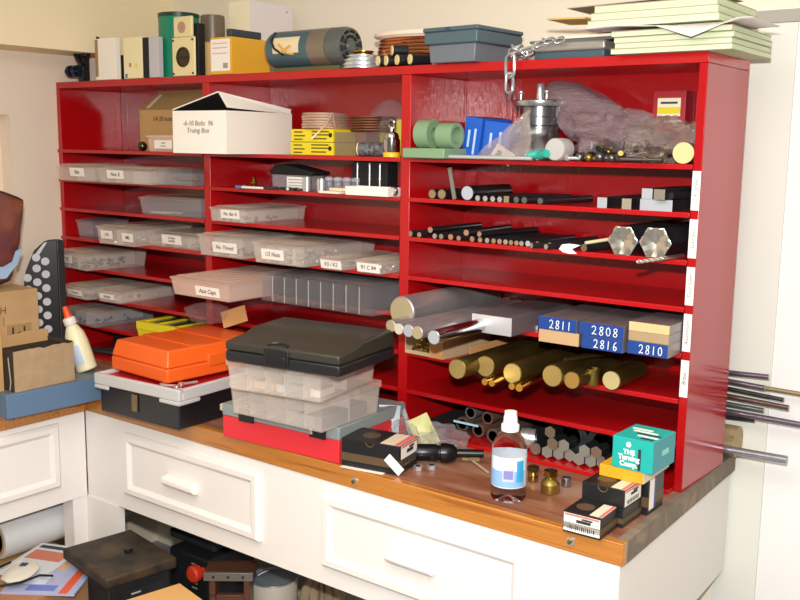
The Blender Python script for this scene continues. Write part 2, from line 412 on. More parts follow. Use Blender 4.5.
def stuff_in(t, w, d, h, spec, tx=.006):
    n, fill, m, lab, seed = spec
    rnd = random.Random(seed); b = MB()
    for i in range(n):
        x = rnd.uniform(tx+.012, w-tx-.012); y = tx+.012+(d*.75-.03)*rnd.random()**1.5; z = .006+rnd.random()*fill*h
        l = rnd.uniform(.006, .016); a = rnd.uniform(0, 6.3); e = rnd.uniform(-.6, .6)
        dv = Vector((math.cos(a)*math.cos(e), math.sin(a)*math.cos(e), math.sin(e)))*l*.5
        p = Vector((x, y, z)); q = p+dv; p = p-dv
        p.z = max(.0045, p.z); q.z = max(.0045, q.z)
        r = rnd.uniform(.0018, .0045)
        b.cyl(p, q, min(r, .0035), n=6); 
        if rnd.random() < .5: b.cyl(q, q+dv.normalized()*.002, min(r*1.7, .005), n=6)
    o = b.build('small_parts', m, smooth=False); o.location = t.location; o.rotation_euler = t.rotation_euler
    tag(o, lab, 'hardware', kind='stuff')
NUTS = mat('zinc_hardware', 'B4B8BC', .35, .8); BLUH = mat('blued_hardware', '5A6470', .4, .7)
T = .012
G = 'clear storage boxes on the red shelves'
CLRD = clear('clear_divider', 'F0EAF0', .03, .06, edge=.06)
# left bay
sbx('small clear box at the far left end of the second shelf row from the top', 57, 95, 181, 164, 1, .2, Y=-.10, paper=(.35, .72, .3, .82, 'Bits'), ndiv=1, group=G)
sbx('clear box with paper label in the middle of the left bay below the cardboard box', 98, 150, 184, 167, 1, .2, Y=-.10, paper=(.18, .5, .3, .85, 'Nos. 8'), ndiv=2, group=G)
t, w, d, h = sbx('smoky clear box holding a brass-coloured rod, right end of the left bay', 156, 199.5, 187, 169, 1, .22, Y=-.04, maxX=.792, mats=(FROST2, FROST2), ndiv=0, group=G)
b = MB(); b.cyl((0, 0, .0), (.10, .02, .002), .0055, n=16); b.cyl((-.012, 0, 0), (-.0002, 0, 0), .0155, n=20)
o = b.build('brass_hammer', [BRASSB], loc=(t.location.x+.036, t.location.y+.05, ZK(1)+.0195)); tag(o, 'short brass rod with round head inside the smoky clear box', 'tool')
t, w, d, h = sbx('clear box holding pale strips, alone on the third row of the left bay', 140, 201, 215, 196, 2, .2, Y=.005, maxX=.797, mats=(FROST2, FROST), ndiv=0, group=G, latch=0)
for i, (dx, a, c) in enumerate(((.03, .05, 'EAD2A8'), (.05, -.05, 'D8B88C'))):
    o = MB().box(0, .09, 0, .02, 0, .006).build('wooden_strip', mat('strip%d' % i, c, .6), loc=(t.location.x+dx-.01, t.location.y+.03+.035*i, ZK(2)+.0035), rot=a)
    tag(o, 'pale strip lying in the lone clear box of the left bay, %s one' % ('front' if i == 0 else 'rear'), 'strip')
sbx('greyish clear box mostly hidden behind a labelled box at the left of the fourth row', 77, 93, 236, 219, 3, .16, Y=.03, mats=(FROST2, FROST2), ndiv=0, group=G)
sbx('small clear box with two paper labels, fourth row of the left bay', 98, 133, 243, 225, 3, .25, pb1=247.5, Y=None, rot=0, ndiv=1, paper=[(.1, .42, .3, .75, '1/4'), (.68, .97, .25, .7, 'M6')], group=G, maxh=.075, parts=(60, .35, NUTS, 'small hardware inside the box with two paper labels', 14))
sbx('clear box with two-line handwritten label, fourth row just left of the first divider', 148, 199, 245, 231, 3, .24, Y=.004, maxX=.797, ndiv=3, paper=(.28, .66, .25, .9, '1/2 Nuts\nand Bits'), group=G, parts=(80, .45, BLUH, 'dark hardware inside the box with the two-line label', 15))
sbx('clear box full of small bolts at the far left of the fifth row', 57, 92, 266, 249, 4, .25, pb1=271, ndiv=2, minX=.004, paper=(.18, .52, .3, .75, 'Sockets\nmisc'), parts=(170, .55, BLUH, 'loose small bolts inside the box at the far left of the fifth row', 3), rot=R(-6), group=G, maxh=.08)
sbx('clear box with long label at the far left of the sixth row', 65, 93, 296.5, 283.5, 5, .24, pb1=300, rot=R(-2), ndiv=2, paper=(.12, .75, .25, .65, 'Washers'), group=G, parts=(60, .35, BLUH, 'washers inside the far-left box of the sixth row', 19))
sbx('clear box right of the far-left one on the sixth row, with small bits inside', 97.5, 122.5, 301, 288, 5, .26, pb1=304.5, rot=R(3), ndiv=4, paper=(.08, .7, .25, .65, 'Springs'), parts=(80, .4, NUTS, 'small springs in the right box of the sixth row', 5), group=G)
sbx('grey translucent box at the left of the seventh row, above the glue bottle', 60, 98, 320, 306, 6, .26, pb1=326, rot=R(-4), mats=(FROST2, FROST), ndiv=2, minX=.024, group=G, parts=(80, .35, BLUH, 'dark bits inside the grey box of the seventh row', 18))
# yellow organizer
YEL = mat('yellow_plastic', 'F0DC2A', .4)
A = at(137, 336, z=ZK(6)); A = Vector((.36, -.035, ZK(6)+.0006)); A.x = at(137, 330, y=-.035).x
t = thing('organizer_case', 'yellow organizer case with dark window behind the orange case', 'storage box', A, R(2))
MB().tray(.26, .2, .03, .003, .004).build('body', YEL, t, bevel=.001)
b = MB(); b.ringbox(-.002, .262, -.002, .202, .0303, .058, .02); b.box(.085, .097, .018, .182, .0303, .058); b.box(.18, .19, .018, .182, .0303, .058); b.build('lid_frame', YEL, t, bevel=.0015)
MB().box(.018, .242, .018, .182, .0304, .052).build('lid_window', clear('smoke_window', '565C66', .75, .1), t)
# middle bay
sbx('clear box labelled by hand, third row just right of the first divider', 210.5, 246, 222, 206, 2, .27, Y=-.022, ndiv=4, paper=(.3, .82, .25, .85, 'No. Bar A'), group=G, tx=.003, parts=(70, .4, BLUH, 'small bits inside the third-row box by the first divider', 17))
sbx('clear box with label at the left end of the row above the large pink-tinted box', 199, 241, 254, 233, 3, .30, pb1=260, rot=0, minX=.838, ndiv=2, paper=(.32, .85, .2, .68, 'No. Thread'), parts=(60, .35, BLUH, 'dark bits in the box left of the one full of nuts', 8), group=G, latch=0, maxh=.088)
t1 = sbx('larger clear box full of shiny nuts, labelled, second in its row', 253, 304, 262, 241, 3, .33, pb1=268, rot=0, ndiv=3, paper=(.16, .6, .2, .7, '1/2 Nuts'), parts=(240, .6, NUTS, 'shiny nuts in the larger box in the middle of the fourth row', 9), group=G, maxh=.088)
sbx('narrow clear box with a large paper label, third in its row', 320.5, 341, 269, 257, 3, .26, pb1=271.5, rot=0, ndiv=1, paper=(.0, .98, .12, .85, 'K5 / K2'), parts=(50, .4, NUTS, 'small bits in the narrow box of the fourth row', 11), group=G)
sbx('clear box with large label at the right end of its row by the second divider', 355, 383, 272.5, 259, 3, .21, pb1=275, rot=0, ndiv=1, paper=(.0, .9, .08, .8, '91 C 84'), parts=(50, .4, NUTS, 'small bits in the box by the second divider', 12), group=G)
sbx('large rosy frosted box overhanging its shelf left of the clear divided tray', 171, 229.5, 294, 275.5, 4, .42, pb1=303, rot=0, mats=(PINK, PINK), ndiv=5, paper=(.42, .83, .15, .66, 'Asst Caps'), tx=.007, group=G, maxh=.088)
t, w, d, h = sbx('long empty crystal-clear divided box sticking out beside the rosy box', 256.5, 374, 300.5, 272, 4, .32, pb1=316, rot=0, mats=(CLR, CLR), ndiv=8, tx=.001, lid=.006, group=G, maxh=.092, name='divided_box')
MB().box(.004, w-.004, d*.5-.001, d*.5+.001, .003, h-.008).build('long_divider', CLR, t, smooth=False)
t.location.x += .006
# plastic bag with parts on the row below, and a scrap of card
def bag(name, label, cat, c, rx, ry, rz, seed, rot=0, m=FILM, amp=.28, fr=2.4, n=40, mm=24, peak=None, flat=.2):
    sd = Vector((seed*3.1, seed*1.7, seed*.9))
    def fn(dv):
        k = 1+amp*(noise.noise(dv*fr*.7+sd)*1.2+.38*abs(noise.noise(dv*fr*1.5+sd))+.10*abs(noise.noise(dv*fr*3.2+sd)))
        if peak: k += peak[1]*max(0, dv.dot(peak[0].normalized()))**peak[2]
        return k
    b = MB(); b.ball((0, 0, 0), rx, ry, rz, n, mm, fn)
    zmin = -rz*.8
    b.v = [(x, y, max(z, zmin)) for x, y, z in b.v]; zz = min(v[2] for v in b.v)
    b.v = [(x, y, z-zz) for x, y, z in b.v]
    o = b.build(name, m, loc=c, rot=rot); o.data.set_sharp_from_angle(angle=R(30)); tag(o, label, cat); return o
p = at(212, 316, y=.0)
p = at(218, 326, z=ZK(5)+.0006)
bag('plastic_bag', 'small crumpled clear plastic bag under the rosy box', 'bag', (at(214, 320, y=-.03).x, -.06, ZK(5)+.001), .075, .05, .034, 4, amp=.35)
q = at(238, 322, y=-.09)
b = MB(); b.box(-.045, .035, -.03, .03, 0, .003); o = b.build('cardboard_scrap', mat('pale_card', 'D8A468', .7), loc=(at(236, 322, y=-.03).x, -.03, ZK(5)+.026), rot=(R(50), R(-18), R(40))); tag(o, 'folded scrap of pale cardboard poking out under the rosy box', 'cardboard')
# ================================================================== metal stock in the right bay
def bar(name, label, cat, px, py, r, k, L, sides=24, tilt=0, m=(STEEL, TANF), Y=None, group=None, zoff=0, hexrot=0, pitch=0, vert=None):
    """round/hex bar lying on board k, its end facing the room; (px,py) = centre of the end face"""
    z = ZK(k)+.0006+zoff+r*(math.cos(math.pi/sides) if sides < 9 else 1)
    if Y is None: e = at(px, py, z=z)
    else: e = at(px, py, y=Y); e.z = z
    L = min(L, (.266-e.y)/math.cos(tilt)) if L else L
    b = MB(); n = sides
    b.T = Matrix.Rotation(-tilt, 4, 'Z')
    ch = r*.08
    prof = [(r-ch, 0), (r, ch), (r, L-ch), (r-ch, L)]
    vs = []
    for rr, y in prof:
        for i in range(n):
            t = 2*math.pi*i/n+hexrot; vs.append((rr*math.cos(t), y, rr*math.sin(t)))
    fs = [(j*n+i, (j+1)*n+i, (j+1)*n+(i+1) % n, j*n+(i+1) % n) for j in range(3) for i in range(n)]
    b.add(vs, fs); b.m = 1; b.add(vs[:n], [tuple(range(n))]); b.m = 0; b.add(vs[3*n:], [tuple(reversed(range(n)))])
    o = b.build(name, list(m), loc=e, rot=(pitch, 0, 0)); tag(o, label, cat, group); return o, e
def flat(name, label, cat, px0, px1, py, w, hh, k, L, m, Y, group=None, zoff=0, rz=0, facem=None):
    A = at(px0, py, y=Y); 
    if px1: w = (at(px1, py, y=Y).x-A.x)
    A.z = ZK(k)+.0006+zoff
    L = min(L, .266-Y)
    b = MB(); b.box(0, w, .0008, L, 0, hh); b.m = 1; b.box(0, w, 0, .0008, 0, hh)
    o = b.build(name, [m, facem or m], loc=A, rot=rz, smooth=False, bevel=.0005); tag(o, label, cat, group); return o, A, w
# --- second row (k=1)
g = 'steel bars on the second shelf row of the right bay'
bar('steel_bar', 'left of two tan-ended round bars near the second divider', 'metal bar', 432, 199, .0125, 1, .25, Y=.0, m=(STEEL, TANF))
bar('steel_bar', 'right of two tan-ended round bars near the second divider', 'metal bar', 441.5, 200, .0133, 1, .25, Y=-.002, m=(STEEL, TANF))
A = at(424, 203, y=-.004)
# leaning strip
A = at(454, 203, y=-.0); p2 = at(447, 174, y=.02)
b = MB(); b.box(-.0055, .0055, -.002, .002, 0, .085); o = b.build('metal_strip', mat('dull_strip', '9A948A', .35, .7), loc=(A.x, .003, ZK(1)+.002), rot=(R(-6), R(-14), R(10))); tag(o, 'narrow metal strip standing up and leaning left among the bars', 'metal strip')
bar('steel_bar', 'thick round bar with bright bluish-white end on the second row', 'metal bar', 467, 197.5, .0195, 1, .2, Y=.002, m=(STEEL, mat('bluish_face', 'B8C0CC', .45, .2)))
for px, lab in ((477.5, 'first'), (485, 'second'), (492.5, 'third'), (499.5, 'fourth')):
    bar('hex_bar', '%s from the left of the four small shiny-ended hex bars' % lab, 'metal bar', px, 202, .0085, 1, .25, sides=6, Y=.004, m=(STEEL, SHINY))
flat('square_bar', 'small tan-ended square bar right of the four shiny hex bars', 'metal bar', 503.5, None, 203, .0155, .0165, 1, .25, BLKST, .006, facem=TANF)
for px, lab, tl in ((516, 'left', .03), (524, 'middle', .0), (540, 'right', .08)):
    bar('steel_bar', 'dark-ended thin round bar on the second row, %s of three' % lab, 'metal bar', px, 205, .0085, 1, .24, Y=.004, tilt=tl, m=(BLKST, mat('dark_face', '5C6058', .6, .3)))
flat('square_bar', 'bright-ended square bar standing alone on the second row', 'metal bar', 597, None, 208, .0245, .025, 1, .25, BLKST, -.002, facem=FACE)
flat('square_bar', 'dull tan-ended square bar left of the stacked blocks', 'metal bar', 621.5, None, 209, .0235, .025, 1, .25, BLKST, -.002, facem=mat('dull_tan_face', '9A9280', .6, .2))
for px, lab in ((639.6, 'left'), (650.2, 'middle'), (660.8, 'right')):
    flat('square_bar', 'bright-ended square bar in the bottom layer of the stack, %s one' % lab, 'metal bar', px, None, 210, .0262, .026, 1, .25, BLKST, -.004, facem=FACE)
flat('square_bar', 'bright-ended square bar on the upper left of the stack', 'metal bar', 641.5, None, 198, .0255, .024, 1, .25, BLKST, -.003, zoff=.0264, facem=FACE)
flat('square_bar', 'brown-ended square bar on the upper middle of the stack, sticking out', 'metal bar', 653.5, None, 198, .0262, .024, 1, .25, BLKST, -.022, zoff=.0264, facem=mat('brown_face', '8A8072', .5, .3))
bar('twist_drill', 'dark twist drill lying on the right of the stacked square bars', 'drill', 670, 198, .0085, 1, .22, Y=.005, zoff=.0264, tilt=.12, m=(BLKST, BLKST))
# --- third row (k=2)
tan = [(410, .0085), (419, .0075), (434.5, .0075), (441, .0075), (450.5, .0085), (458.5, .007), (472, .0075), (480, .0072), (487, .0072), (493.5, .0072), (499.5, .0072), (505.5, .0072), (511, .0068), (516.5, .0068), (521.5, .0068)]
col = [TANF, mat('pinkish_face', 'B0846A', .5, .3), mat('grey_face', 'A8A294', .5, .4)]
px = 408.5
ordn = ['first', 'second', 'third', 'fourth', 'fifth', 'sixth', 'seventh', 'eighth', 'ninth', 'tenth', 'eleventh', 'twelfth', 'thirteenth', 'fourteenth', 'fifteenth']
xx = at(408, 238, y=.0).x
for i, (px, r) in enumerate(tan):
    o, e = bar('steel_rod', 'thin dark cut rod, %s from the left in the third row\'s bottom layer' % ordn[i], 'rod', px, 240, r, 2, .25, Y=.002, m=(BLKST, col[i % 3 if i != 5 else 1]))
for px, r, lab, t, z in ((430, .0085, 'upper rod with orange-tan end lying on the left of the thin rods', .02, .0150), (466, .0085, 'upper short rod with pale end in the middle of the thin rods', -.05, .0150),
                         (479, .0075, 'upper rod with reddish end and bright side in the middle of the thin rods', .16, .0150)):
    bar('steel_rod', lab, 'rod', px, 238, r, 2, .24, Y=-.002, zoff=z, tilt=t, m=(mat('grey_rod', '60666C', .25, .9), col[1]))
bar('steel_rod', 'thin rod with shiny white end at the right of the packed rods', 'rod', 527.5, 251, .0078, 2, .25, Y=.002, m=(BLKST, FACE))
for px, y, lab, t, mm in ((537, .001, 'orange-ended rod just right of the shiny white-ended one', .16, 1), (549.5, .0, 'pink-ended dark rod, second right of the shiny white-ended one', .22, 1)):
    bar('steel_rod', lab, 'rod', px, 250.5, .0078, 2, .25, Y=y, tilt=t, m=(BLKST, col[mm]))
for px, y, lab, t, mm in ((531, -.03, 'rod sticking out past the shelf edge, left of two', .5, 2), (545.5, -.03, 'rod sticking out past the shelf edge, right of two', .3, 2)):
    bar('steel_rod', lab, 'rod', px, 256, .0072, 2, .12, Y=y, tilt=t, zoff=.0002, m=(BLKST, col[mm]))
bar('steel_rod', 'brown-ended rod slanting right beside the white paper scrap', 'rod', 583.5, 253, .0095, 2, .25, Y=-.004, tilt=.15, m=(BLKST, mat('umber_face', '7A5A44', .6, .2)))
# white paper scrap tied to a pale stick
A = at(570, 258, y=-.012)
b = MB(); b.prism([(-.028, .0), (-.022, .012), (-.004, .015), (.024, .013), (.012, .006), (.004, .002), (.012, -.004), (.020, -.010), (.0, -.011), (-.016, -.008)], 0, .0012, 'z')
o = b.build('paper_scrap', PAPER, loc=(A.x, -.014, ZK(2)+.004), rot=(R(62), 0, R(8)), smooth=False); tag(o, 'bright white torn paper scrap hanging over the third shelf edge', 'paper')
b = MB(); b.cyl((0, 0, 0), (.085, .10, .018), .0042, n=8); o = b.build('wooden_stick', mat('pale_wood_stick', 'D8C8A0', .6), loc=(at(586, 250, y=-.01).x, -.016, ZK(2)+.0235)); tag(o, 'pale wooden stick lying on the rods left of the big hex bars', 'stick')
HXF = mat('turned_face', 'D8D2C6', .22, .9)
for px, py, r, lab in ((622.5, 245, .0385, 'left of the two big hexagonal bars with turned shiny ends'), (655, 246, .0395, 'right of the two big hexagonal bars with turned shiny ends')):
    z = ZK(2)+.0008+r*.866; e = at(px, py, y=-.004); e.z = z
    t = thing('hex_bar', lab, 'metal bar', e, 0)
    b = MB(); vs = []; n = 6; L = .255
    for y in (0, L):
        for i in range(6): a = math.pi/3*i; vs.append((r*math.cos(a), y, r*math.sin(a)))
    b.add(vs, [tuple(range(6, 12))[::-1]]+[(i, 6+i, 6+(i+1) % 6, (i+1) % 6) for i in range(6)])
    b.build('shaft', BLKST, t, smooth=False)
    b = MB(); k = 36; vs = [(0, .006, 0)]; 
    for rr, y in ((r*.12, .006), (r*.45, .004), (r*.82, .0)):
        for i in range(k): a = 2*math.pi*i/k; vs.append((rr*math.cos(a), y-.0022, rr*math.sin(a)))
    fs = [(0, 1+i, 1+(i+1) % k) for i in range(k)]
    for j in range(2):
        for i in range(k): fs.append((1+j*k+i, 1+(j+1)*k+i, 1+(j+1)*k+(i+1) % k, 1+j*k+(i+1) % k))
    hx = len(vs)
    for i in range(k):
        a = 2*math.pi*i/k; rr = r*.866/math.cos((a % (math.pi/3))-math.pi/6); vs.append((rr*math.cos(a), -.0004, rr*math.sin(a)))
    for i in range(k): fs.append((1+2*k+i, hx+i, hx+(i+1) % k, 1+2*k+(i+1) % k))
    b.add(vs, [f[::-1] for f in fs]); b.build('turned_end', HXF, t)
z2 = ZK(2)+.0008
e = at(638, 264.5, z=z2); q = at(683, 258, z=z2)
d = q-e; L = d.length
b = MB(); b.cyl((0, 0, 0), (L*.5, 0, 0), .0038, n=10); b.cyl((L*.5, 0, 0), (L, 0, 0), .005, n=12)
for i in range(40):
    a = i*.7; x = i/40*L*.5; b.ball((x, .0028*math.cos(a), .0028*math.sin(a)), .0024, n=6, m=4)
o = b.build('twist_drill', mat('drill_steel', 'B8B4AC', .3, .9), loc=(e.x, e.y, z2+.0052), rot=math.atan2(d.y, d.x)); tag(o, 'silvery twist drill lying askew on the shelf edge under the big hex bars', 'drill')
# --- fifth row (k=4): aluminium
bar('aluminium_bar', 'very thick aluminium round bar with tan sawn end, leftmost', 'metal bar', 401.5, 304, .0395, 4, .46, Y=-.185+.02, m=(ALU, ALUF), zoff=.0)
for px, py, r, lab, mm in ((390.5, 326, .0155, 'first', ALUF), (398.5, 329, .0145, 'second', mat('ivory_face', 'D8D0BC', .5, .3)), (408, 330.8, .0160, 'third', FACE), (417, 332.8, .0165, 'fourth', ALUF)):
    z = ZK(4)+.0006+r; e = at(px, py, z=z)
    bar('aluminium_bar', 'slim aluminium bar jutting out over the brass screws, %s from the left' % lab, 'metal bar', px, py, r, 4, .56, m=(ALU, mm))
bar('aluminium_bar', 'smooth shiny aluminium bar angled to the right, rightmost of the jutting round ones', 'metal bar', 433.5, 337.5, .0175, 4, .5, tilt=-.01, m=(mat('smooth_aluminium', 'C0C2C6', .2, 1), FACE))
A = at(471, 332, z=ZK(4)+.0006)
def block(name, label, pl, pr, k, hh, L, m, face, zoff=0, rz=0, cat='metal bar', zb=None):
    A = at(*pl, z=ZK(k)+.0006+zoff); B = at(*pr, z=ZK(k)+.0006+zoff)
    w = B.x-A.x; L = min(L, .262-A.y)
    b = MB(); b.box(0, w, .0012, L, 0, hh); b.m = 1; b.box(0, w, 0, .0012, 0, hh)
    o = b.build(name, [m, face], loc=A, rot=rz, bevel=.0006, smooth=False); tag(o, label, cat); return o, A, w
BLUE = mat('blue_painted_end', '1A4088', .45); ALD = mat('dull_aluminium', '868086', .4, .6, col2='968E92', vscale=5, stretch=(3, 1, 3))
block('aluminium_flat_bar', 'wide flat aluminium bar with bright end beside the smooth round bar', (471.5, 331), (504, 339), 4, .046, .5, ALD, mat('bright_alu_end', 'D2D0D2', .4, .5))
for px, lab in ((531, 'left'), (538, 'right')):
    A = at(px, 329.5, z=ZK(4)+.0006); A.y = max(A.y, .0)
for px, lab in ((528.5, 'left'), (534.0, 'right')):
    flat('square_bar', 'tiny bright-ended square rod left of the painted blocks, %s one' % lab, 'metal bar', px, None, 325, .011, .011, 4, .2, BLKST, .03, facem=FACE)
gap = .0008
o, A, w0 = block('aluminium_flat_bar', 'tan-ended flat bar under the block marked 2811', (538.5, 341), (578.5, 347), 4, .031, .34, ALD, mat('tan_sawn_end', 'C2A078', .6, .1, bump=.3, bscale=200))
yF = A.y
DG = {'2': [[(0, .78), (.12, .95), (.4, 1), (.68, .85), (.62, .55), (.3, .22), (.02, .04), (.1, .0), (.4, .1), (.85, .02)]],
      '8': [[(.75, .9), (.5, 1), (.2, .88), (.22, .66), (.5, .5), (.76, .3), (.7, .08), (.4, 0), (.12, .12), (.18, .34), (.5, .52), (.74, .72), (.75, .9)]],
      '1': [[(.42, 1), (.38, .5), (.36, 0)]],
      '0': [[(.45, 1), (.15, .82), (.08, .4), (.3, .04), (.6, .06), (.8, .4), (.72, .82), (.45, 1)]],
      '6': [[(.7, 1), (.35, .8), (.14, .4), (.2, .08), (.5, 0), (.75, .18), (.66, .42), (.35, .44), (.16, .26)]]}
def digits(s, par, x, z, w, h):
    for i, c in enumerate(s):
        b = MB()
        for st in DG[c]: b.tube([(x+i*w+q*w*.78, -.0004, z+p*h) for q, p in st], .00105, 6)
        b.build('lettering', mat('white_marker', 'F4F4F0', .6), par)
def numbered(s, x0, w, z, hh, y, label):
    b = MB(); b.box(0, w, .0012, .34 if y+.34 < .262 else .262-y, 0, hh); b.m = 1; b.box(0, w, 0, .0012, 0, hh)
    t = b.build('aluminium_flat_bar', [ALD, BLUE], loc=(x0, y, z), bevel=.0006, smooth=False); tag(t, label, 'metal bar')
    digits(s, t, w*.30, hh*.14, w*.155, hh*.66)
    return t
z4 = ZK(4)+.0006
numbered('2811', A.x-.001, at(578, 325, y=yF).x-A.x-.002, z4+.0315, .031, yF-.002, 'blue-ended flat bar hand-marked 2811, leftmost of the marked ones')
B = at(581.5, 347.5, z=z4); B2 = at(625, 353, z=z4)
numbered('2816', B.x, B2.x-B.x-.002, z4, .030, B.y+.0, 'blue-ended flat bar hand-marked 2816 under the one marked 2808')
numbered('2808', at(578.8, 330, y=B.y+.004).x, w0+.006, z4+.0305, .030, B.y+.004, 'blue-ended flat bar hand-marked 2808, upper middle')
B3 = at(627, 353, z=z4); B4 = at(673, 359, z=z4)
numbered('2810', B3.x-.0, min(B4.x, 2.4205)-B3.x, z4, .030, B3.y, 'blue-ended flat bar hand-marked 2810, rightmost by the side panel')
for zz, hh, c, lab in ((.0305, .022, 'A8906E', 'brown-ended flat bar lying on the block marked 2810'), (.053, .021, 'DDBA84', 'light wood-coloured block on top of the right stack')):
    b = MB(); b.box(0, 2.4205-B3.x, .0012, .26, 0, hh); b.m = 1; b.box(0, 2.4205-B3.x, 0, .0012, 0, hh)
    o = b.build('flat_bar', [ALD, mat('sawn_'+c, c, .6, .1, bump=.3, bscale=200)], loc=(B3.x-.0, B3.y+.003, z4+zz), bevel=.0006, smooth=False); tag(o, lab, 'metal bar')
# --- sixth row (k=5): brass
z5 = ZK(5)+.0006
t = thing('screw_box', 'small open cardboard box of brass screws under the aluminium bars', 'box', (at(405, 352, y=-.012).x, -.012, z5), R(-3))
b = MB(); b.box(0, .135, 0, .22, 0, .003); b.box(0, .003, 0, .22, .003, .05); b.box(.132, .135, 0, .22, .003, .05); b.box(.003, .132, .217, .22, .003, .05); b.box(.003, .132, 0, .003, .003, .010); b.build('box_body', mat('box_interior_card', 'C8B088', .8), t, smooth=False)
b = MB(); b.box(0, .046, -.0025, -.0002, 0, .05); b.box(.135, .137, -.002, .2, 0, .05); b.build('front_flap', mat('orange_card', 'D29A62', .75), t, loc=(.089, -.0005, 0), smooth=False)
rnd = random.Random(4); b = MB()
for i in range(160):
    x = rnd.uniform(.015, .118); y = rnd.uniform(.014, .16); z = .010+rnd.random()*min(.03, .004+y*.25); a = rnd.uniform(0, 6.3); e = rnd.uniform(-.4, .4)
    d = Vector((math.cos(a)*math.cos(e), math.sin(a)*math.cos(e), math.sin(e)))*.012
    p = Vector((x, y, z)); b.cyl(p-d*.5, p+d*.5, .0016, n=6); b.cyl(p+d*.5, p+d*.7, .0034, n=8)
o = b.build('brass_screws', BRASSB, loc=t.location, rot=R(-3), smooth=False); tag(o, 'pile of short brass screws in the small cardboard box', 'hardware', kind='stuff')
t.location.y = o.location.y = -.012
bb = [(457, 369, .026, 'thick brass round bar, leftmost, jutting far out', .0, (BRASS, BRASSF)), (484.7, 366.4, .0275, 'thick brass round bar, second from the left', 0, (BRASS, BRASSF)),
      (512, 373.5, .026, 'thick brass bar in the middle with a thin rod lying before it', .0, (BRASS, mat('pale_brass_face', 'E0C67C', .35, .6))), (552, 376, .0275, 'thick brass round bar with turned face, right of the middle', 0, (BRASS, BRASSF)),
      (571.5, 380.5, .0215, 'medium brass round bar with worn brownish face', 0, (BRASS, mat('worn_brass_face', 'B8904A', .45, .5)))]
for px, py, r, lab, tl, mm in bb: bar('brass_bar', lab, 'metal bar', px, py, r, 5, .42, tilt=tl, m=mm)
bar('brass_bar', 'slim brass bar lying right of the leftmost thick one', 'metal bar', 471.5, 367, .0145, 5, .4, tilt=.05, m=(BRASSB, BRASSF), Y=-.085)
for px, py, r, lab, tl, L in ((484.5, 382, .0085, 'short thin brass tube, leftmost under the thick bars', -.05, .1), (491.7, 383.3, .0085, 'longer thin brass rod pointing at the middle thick bar', -.12, .075),
                              (511.5, 386.5, .0085, 'thin brass tube below the middle thick bar', -.05, .10), (519, 388, .0095, 'orange-ended thin brass rod angled right', -.16, .24)):
    bar('brass_tube', lab, 'metal tube', px, py, r, 5, L, tilt=tl, m=(BRASSB, mat('orange_brass_face', 'E0A040', .35, .7)))
bar('steel_rod', 'tiny steel rod between the brass bars at the shelf edge', 'rod', 541, 381, .006, 5, .1, Y=-.01, m=(STEEL, FACE))
A = at(592.5, 388, y=-.008)
b = MB(); b.lathe([(.0155, 0), (.016, .001), (.0165, .036), (.018, .0375), (.018, .041), (.015, .041), (.0145, .02), (0, .02)], 28)
o = b.build('brass_bushing', mat('dull_brass', 'A8924C', .28, .9), loc=(A.x, -.008, z5)); tag(o, 'brass bushing standing upright between two round bars', 'bushing')
bar('brass_bar', 'brass round bar with pale centre-drilled face, rightmost', 'metal bar', 611, 382.5, .0240, 5, .16, Y=-.03, m=(BRASS, mat('pale_centre_face', 'CDBB86', .5, .3)))
b = MB(); b.cyl((0, 0, 0), (.085, .235, 0), .006, n=6); o = b.build('brass_rod', BRASS, loc=(at(562, 370, y=-.04).x+.004, -.035, z5+.0575)); tag(o, 'thin brass rod lying across the thick bars, pointing up right', 'rod'); o.rotation_euler = (R(0), 0, 0)
# --- bottom: hexagonal stock with dark discs behind
z7 = .0005+.0105+.0006
HX = mat('grey_hex_face', '8C8A80', .55, .3, bump=.3, bscale=150); HXB = mat('brown_hex_face', '7C6A58', .55, .3)
r = .0165; s3 = r*.866*2+.0004
def hexs(x0, cells, grp, y0):
    for i, (cx, cz, brown) in enumerate(cells):
        b = MB(); vs = []; L = .24
        for y in (0, L):
            for q in range(6): a = math.pi/3*q+math.pi/6; vs.append((r*math.cos(a), y, r*math.sin(a)))
        b.add(vs, [(q, 6+q, 6+(q+1) % 6, (q+1) % 6) for q in range(6)]+[tuple(range(6, 12))[::-1]]); b.m = 1; b.add(vs[:6], [tuple(range(6))])
        yy = y0+.006*((i*7) % 3)
        b.v = [(v[0], min(v[1], .264-yy), v[2]) for v in b.v]
        o = b.build('hex_bar', [STEEL, HXB if brown else HX], loc=(x0+cx*s3/2, yy, z7+r+cz*r*1.5), smooth=False, bevel=.0006)
        row = ['bottom', 'second', 'third'][cz]
        tag(o, '%s of the %s hexagonal bars on the bottom board, %s layer, position %s' % ('brownish one' if brown else 'grey one', grp, row, ['far left','left','centre-left','centre','centre-right','right','far right'][cx+2]), 'metal bar', 'hexagonal bars, %s pile' % grp)
xL = at(553, 457, y=0).x; xR = at(585, 461, y=0).x
hexs(xL, [(-1, 0, 0), (1, 0, 0), (3, 0, 0), (0, 1, 1), (2, 1, 0), (-1, 2, 1)], 'left', -.006)
hexs(xR, [(-1, 0, 0), (1, 0, 0), (3, 0, 0), (0, 1, 0), (2, 1, 1)], 'right', -.006)
bar('steel_bar', 'brown round bar standing proud left of the hexagonal bars', 'metal bar', 535, 452, .0165, 7, .2, Y=-.002, m=(STEEL, HXB), zoff=z7-ZK(7)-.0006)
hexs(at(604.5, 461, y=0).x, [(0, 0, 1)], 'single-bar', -.004)
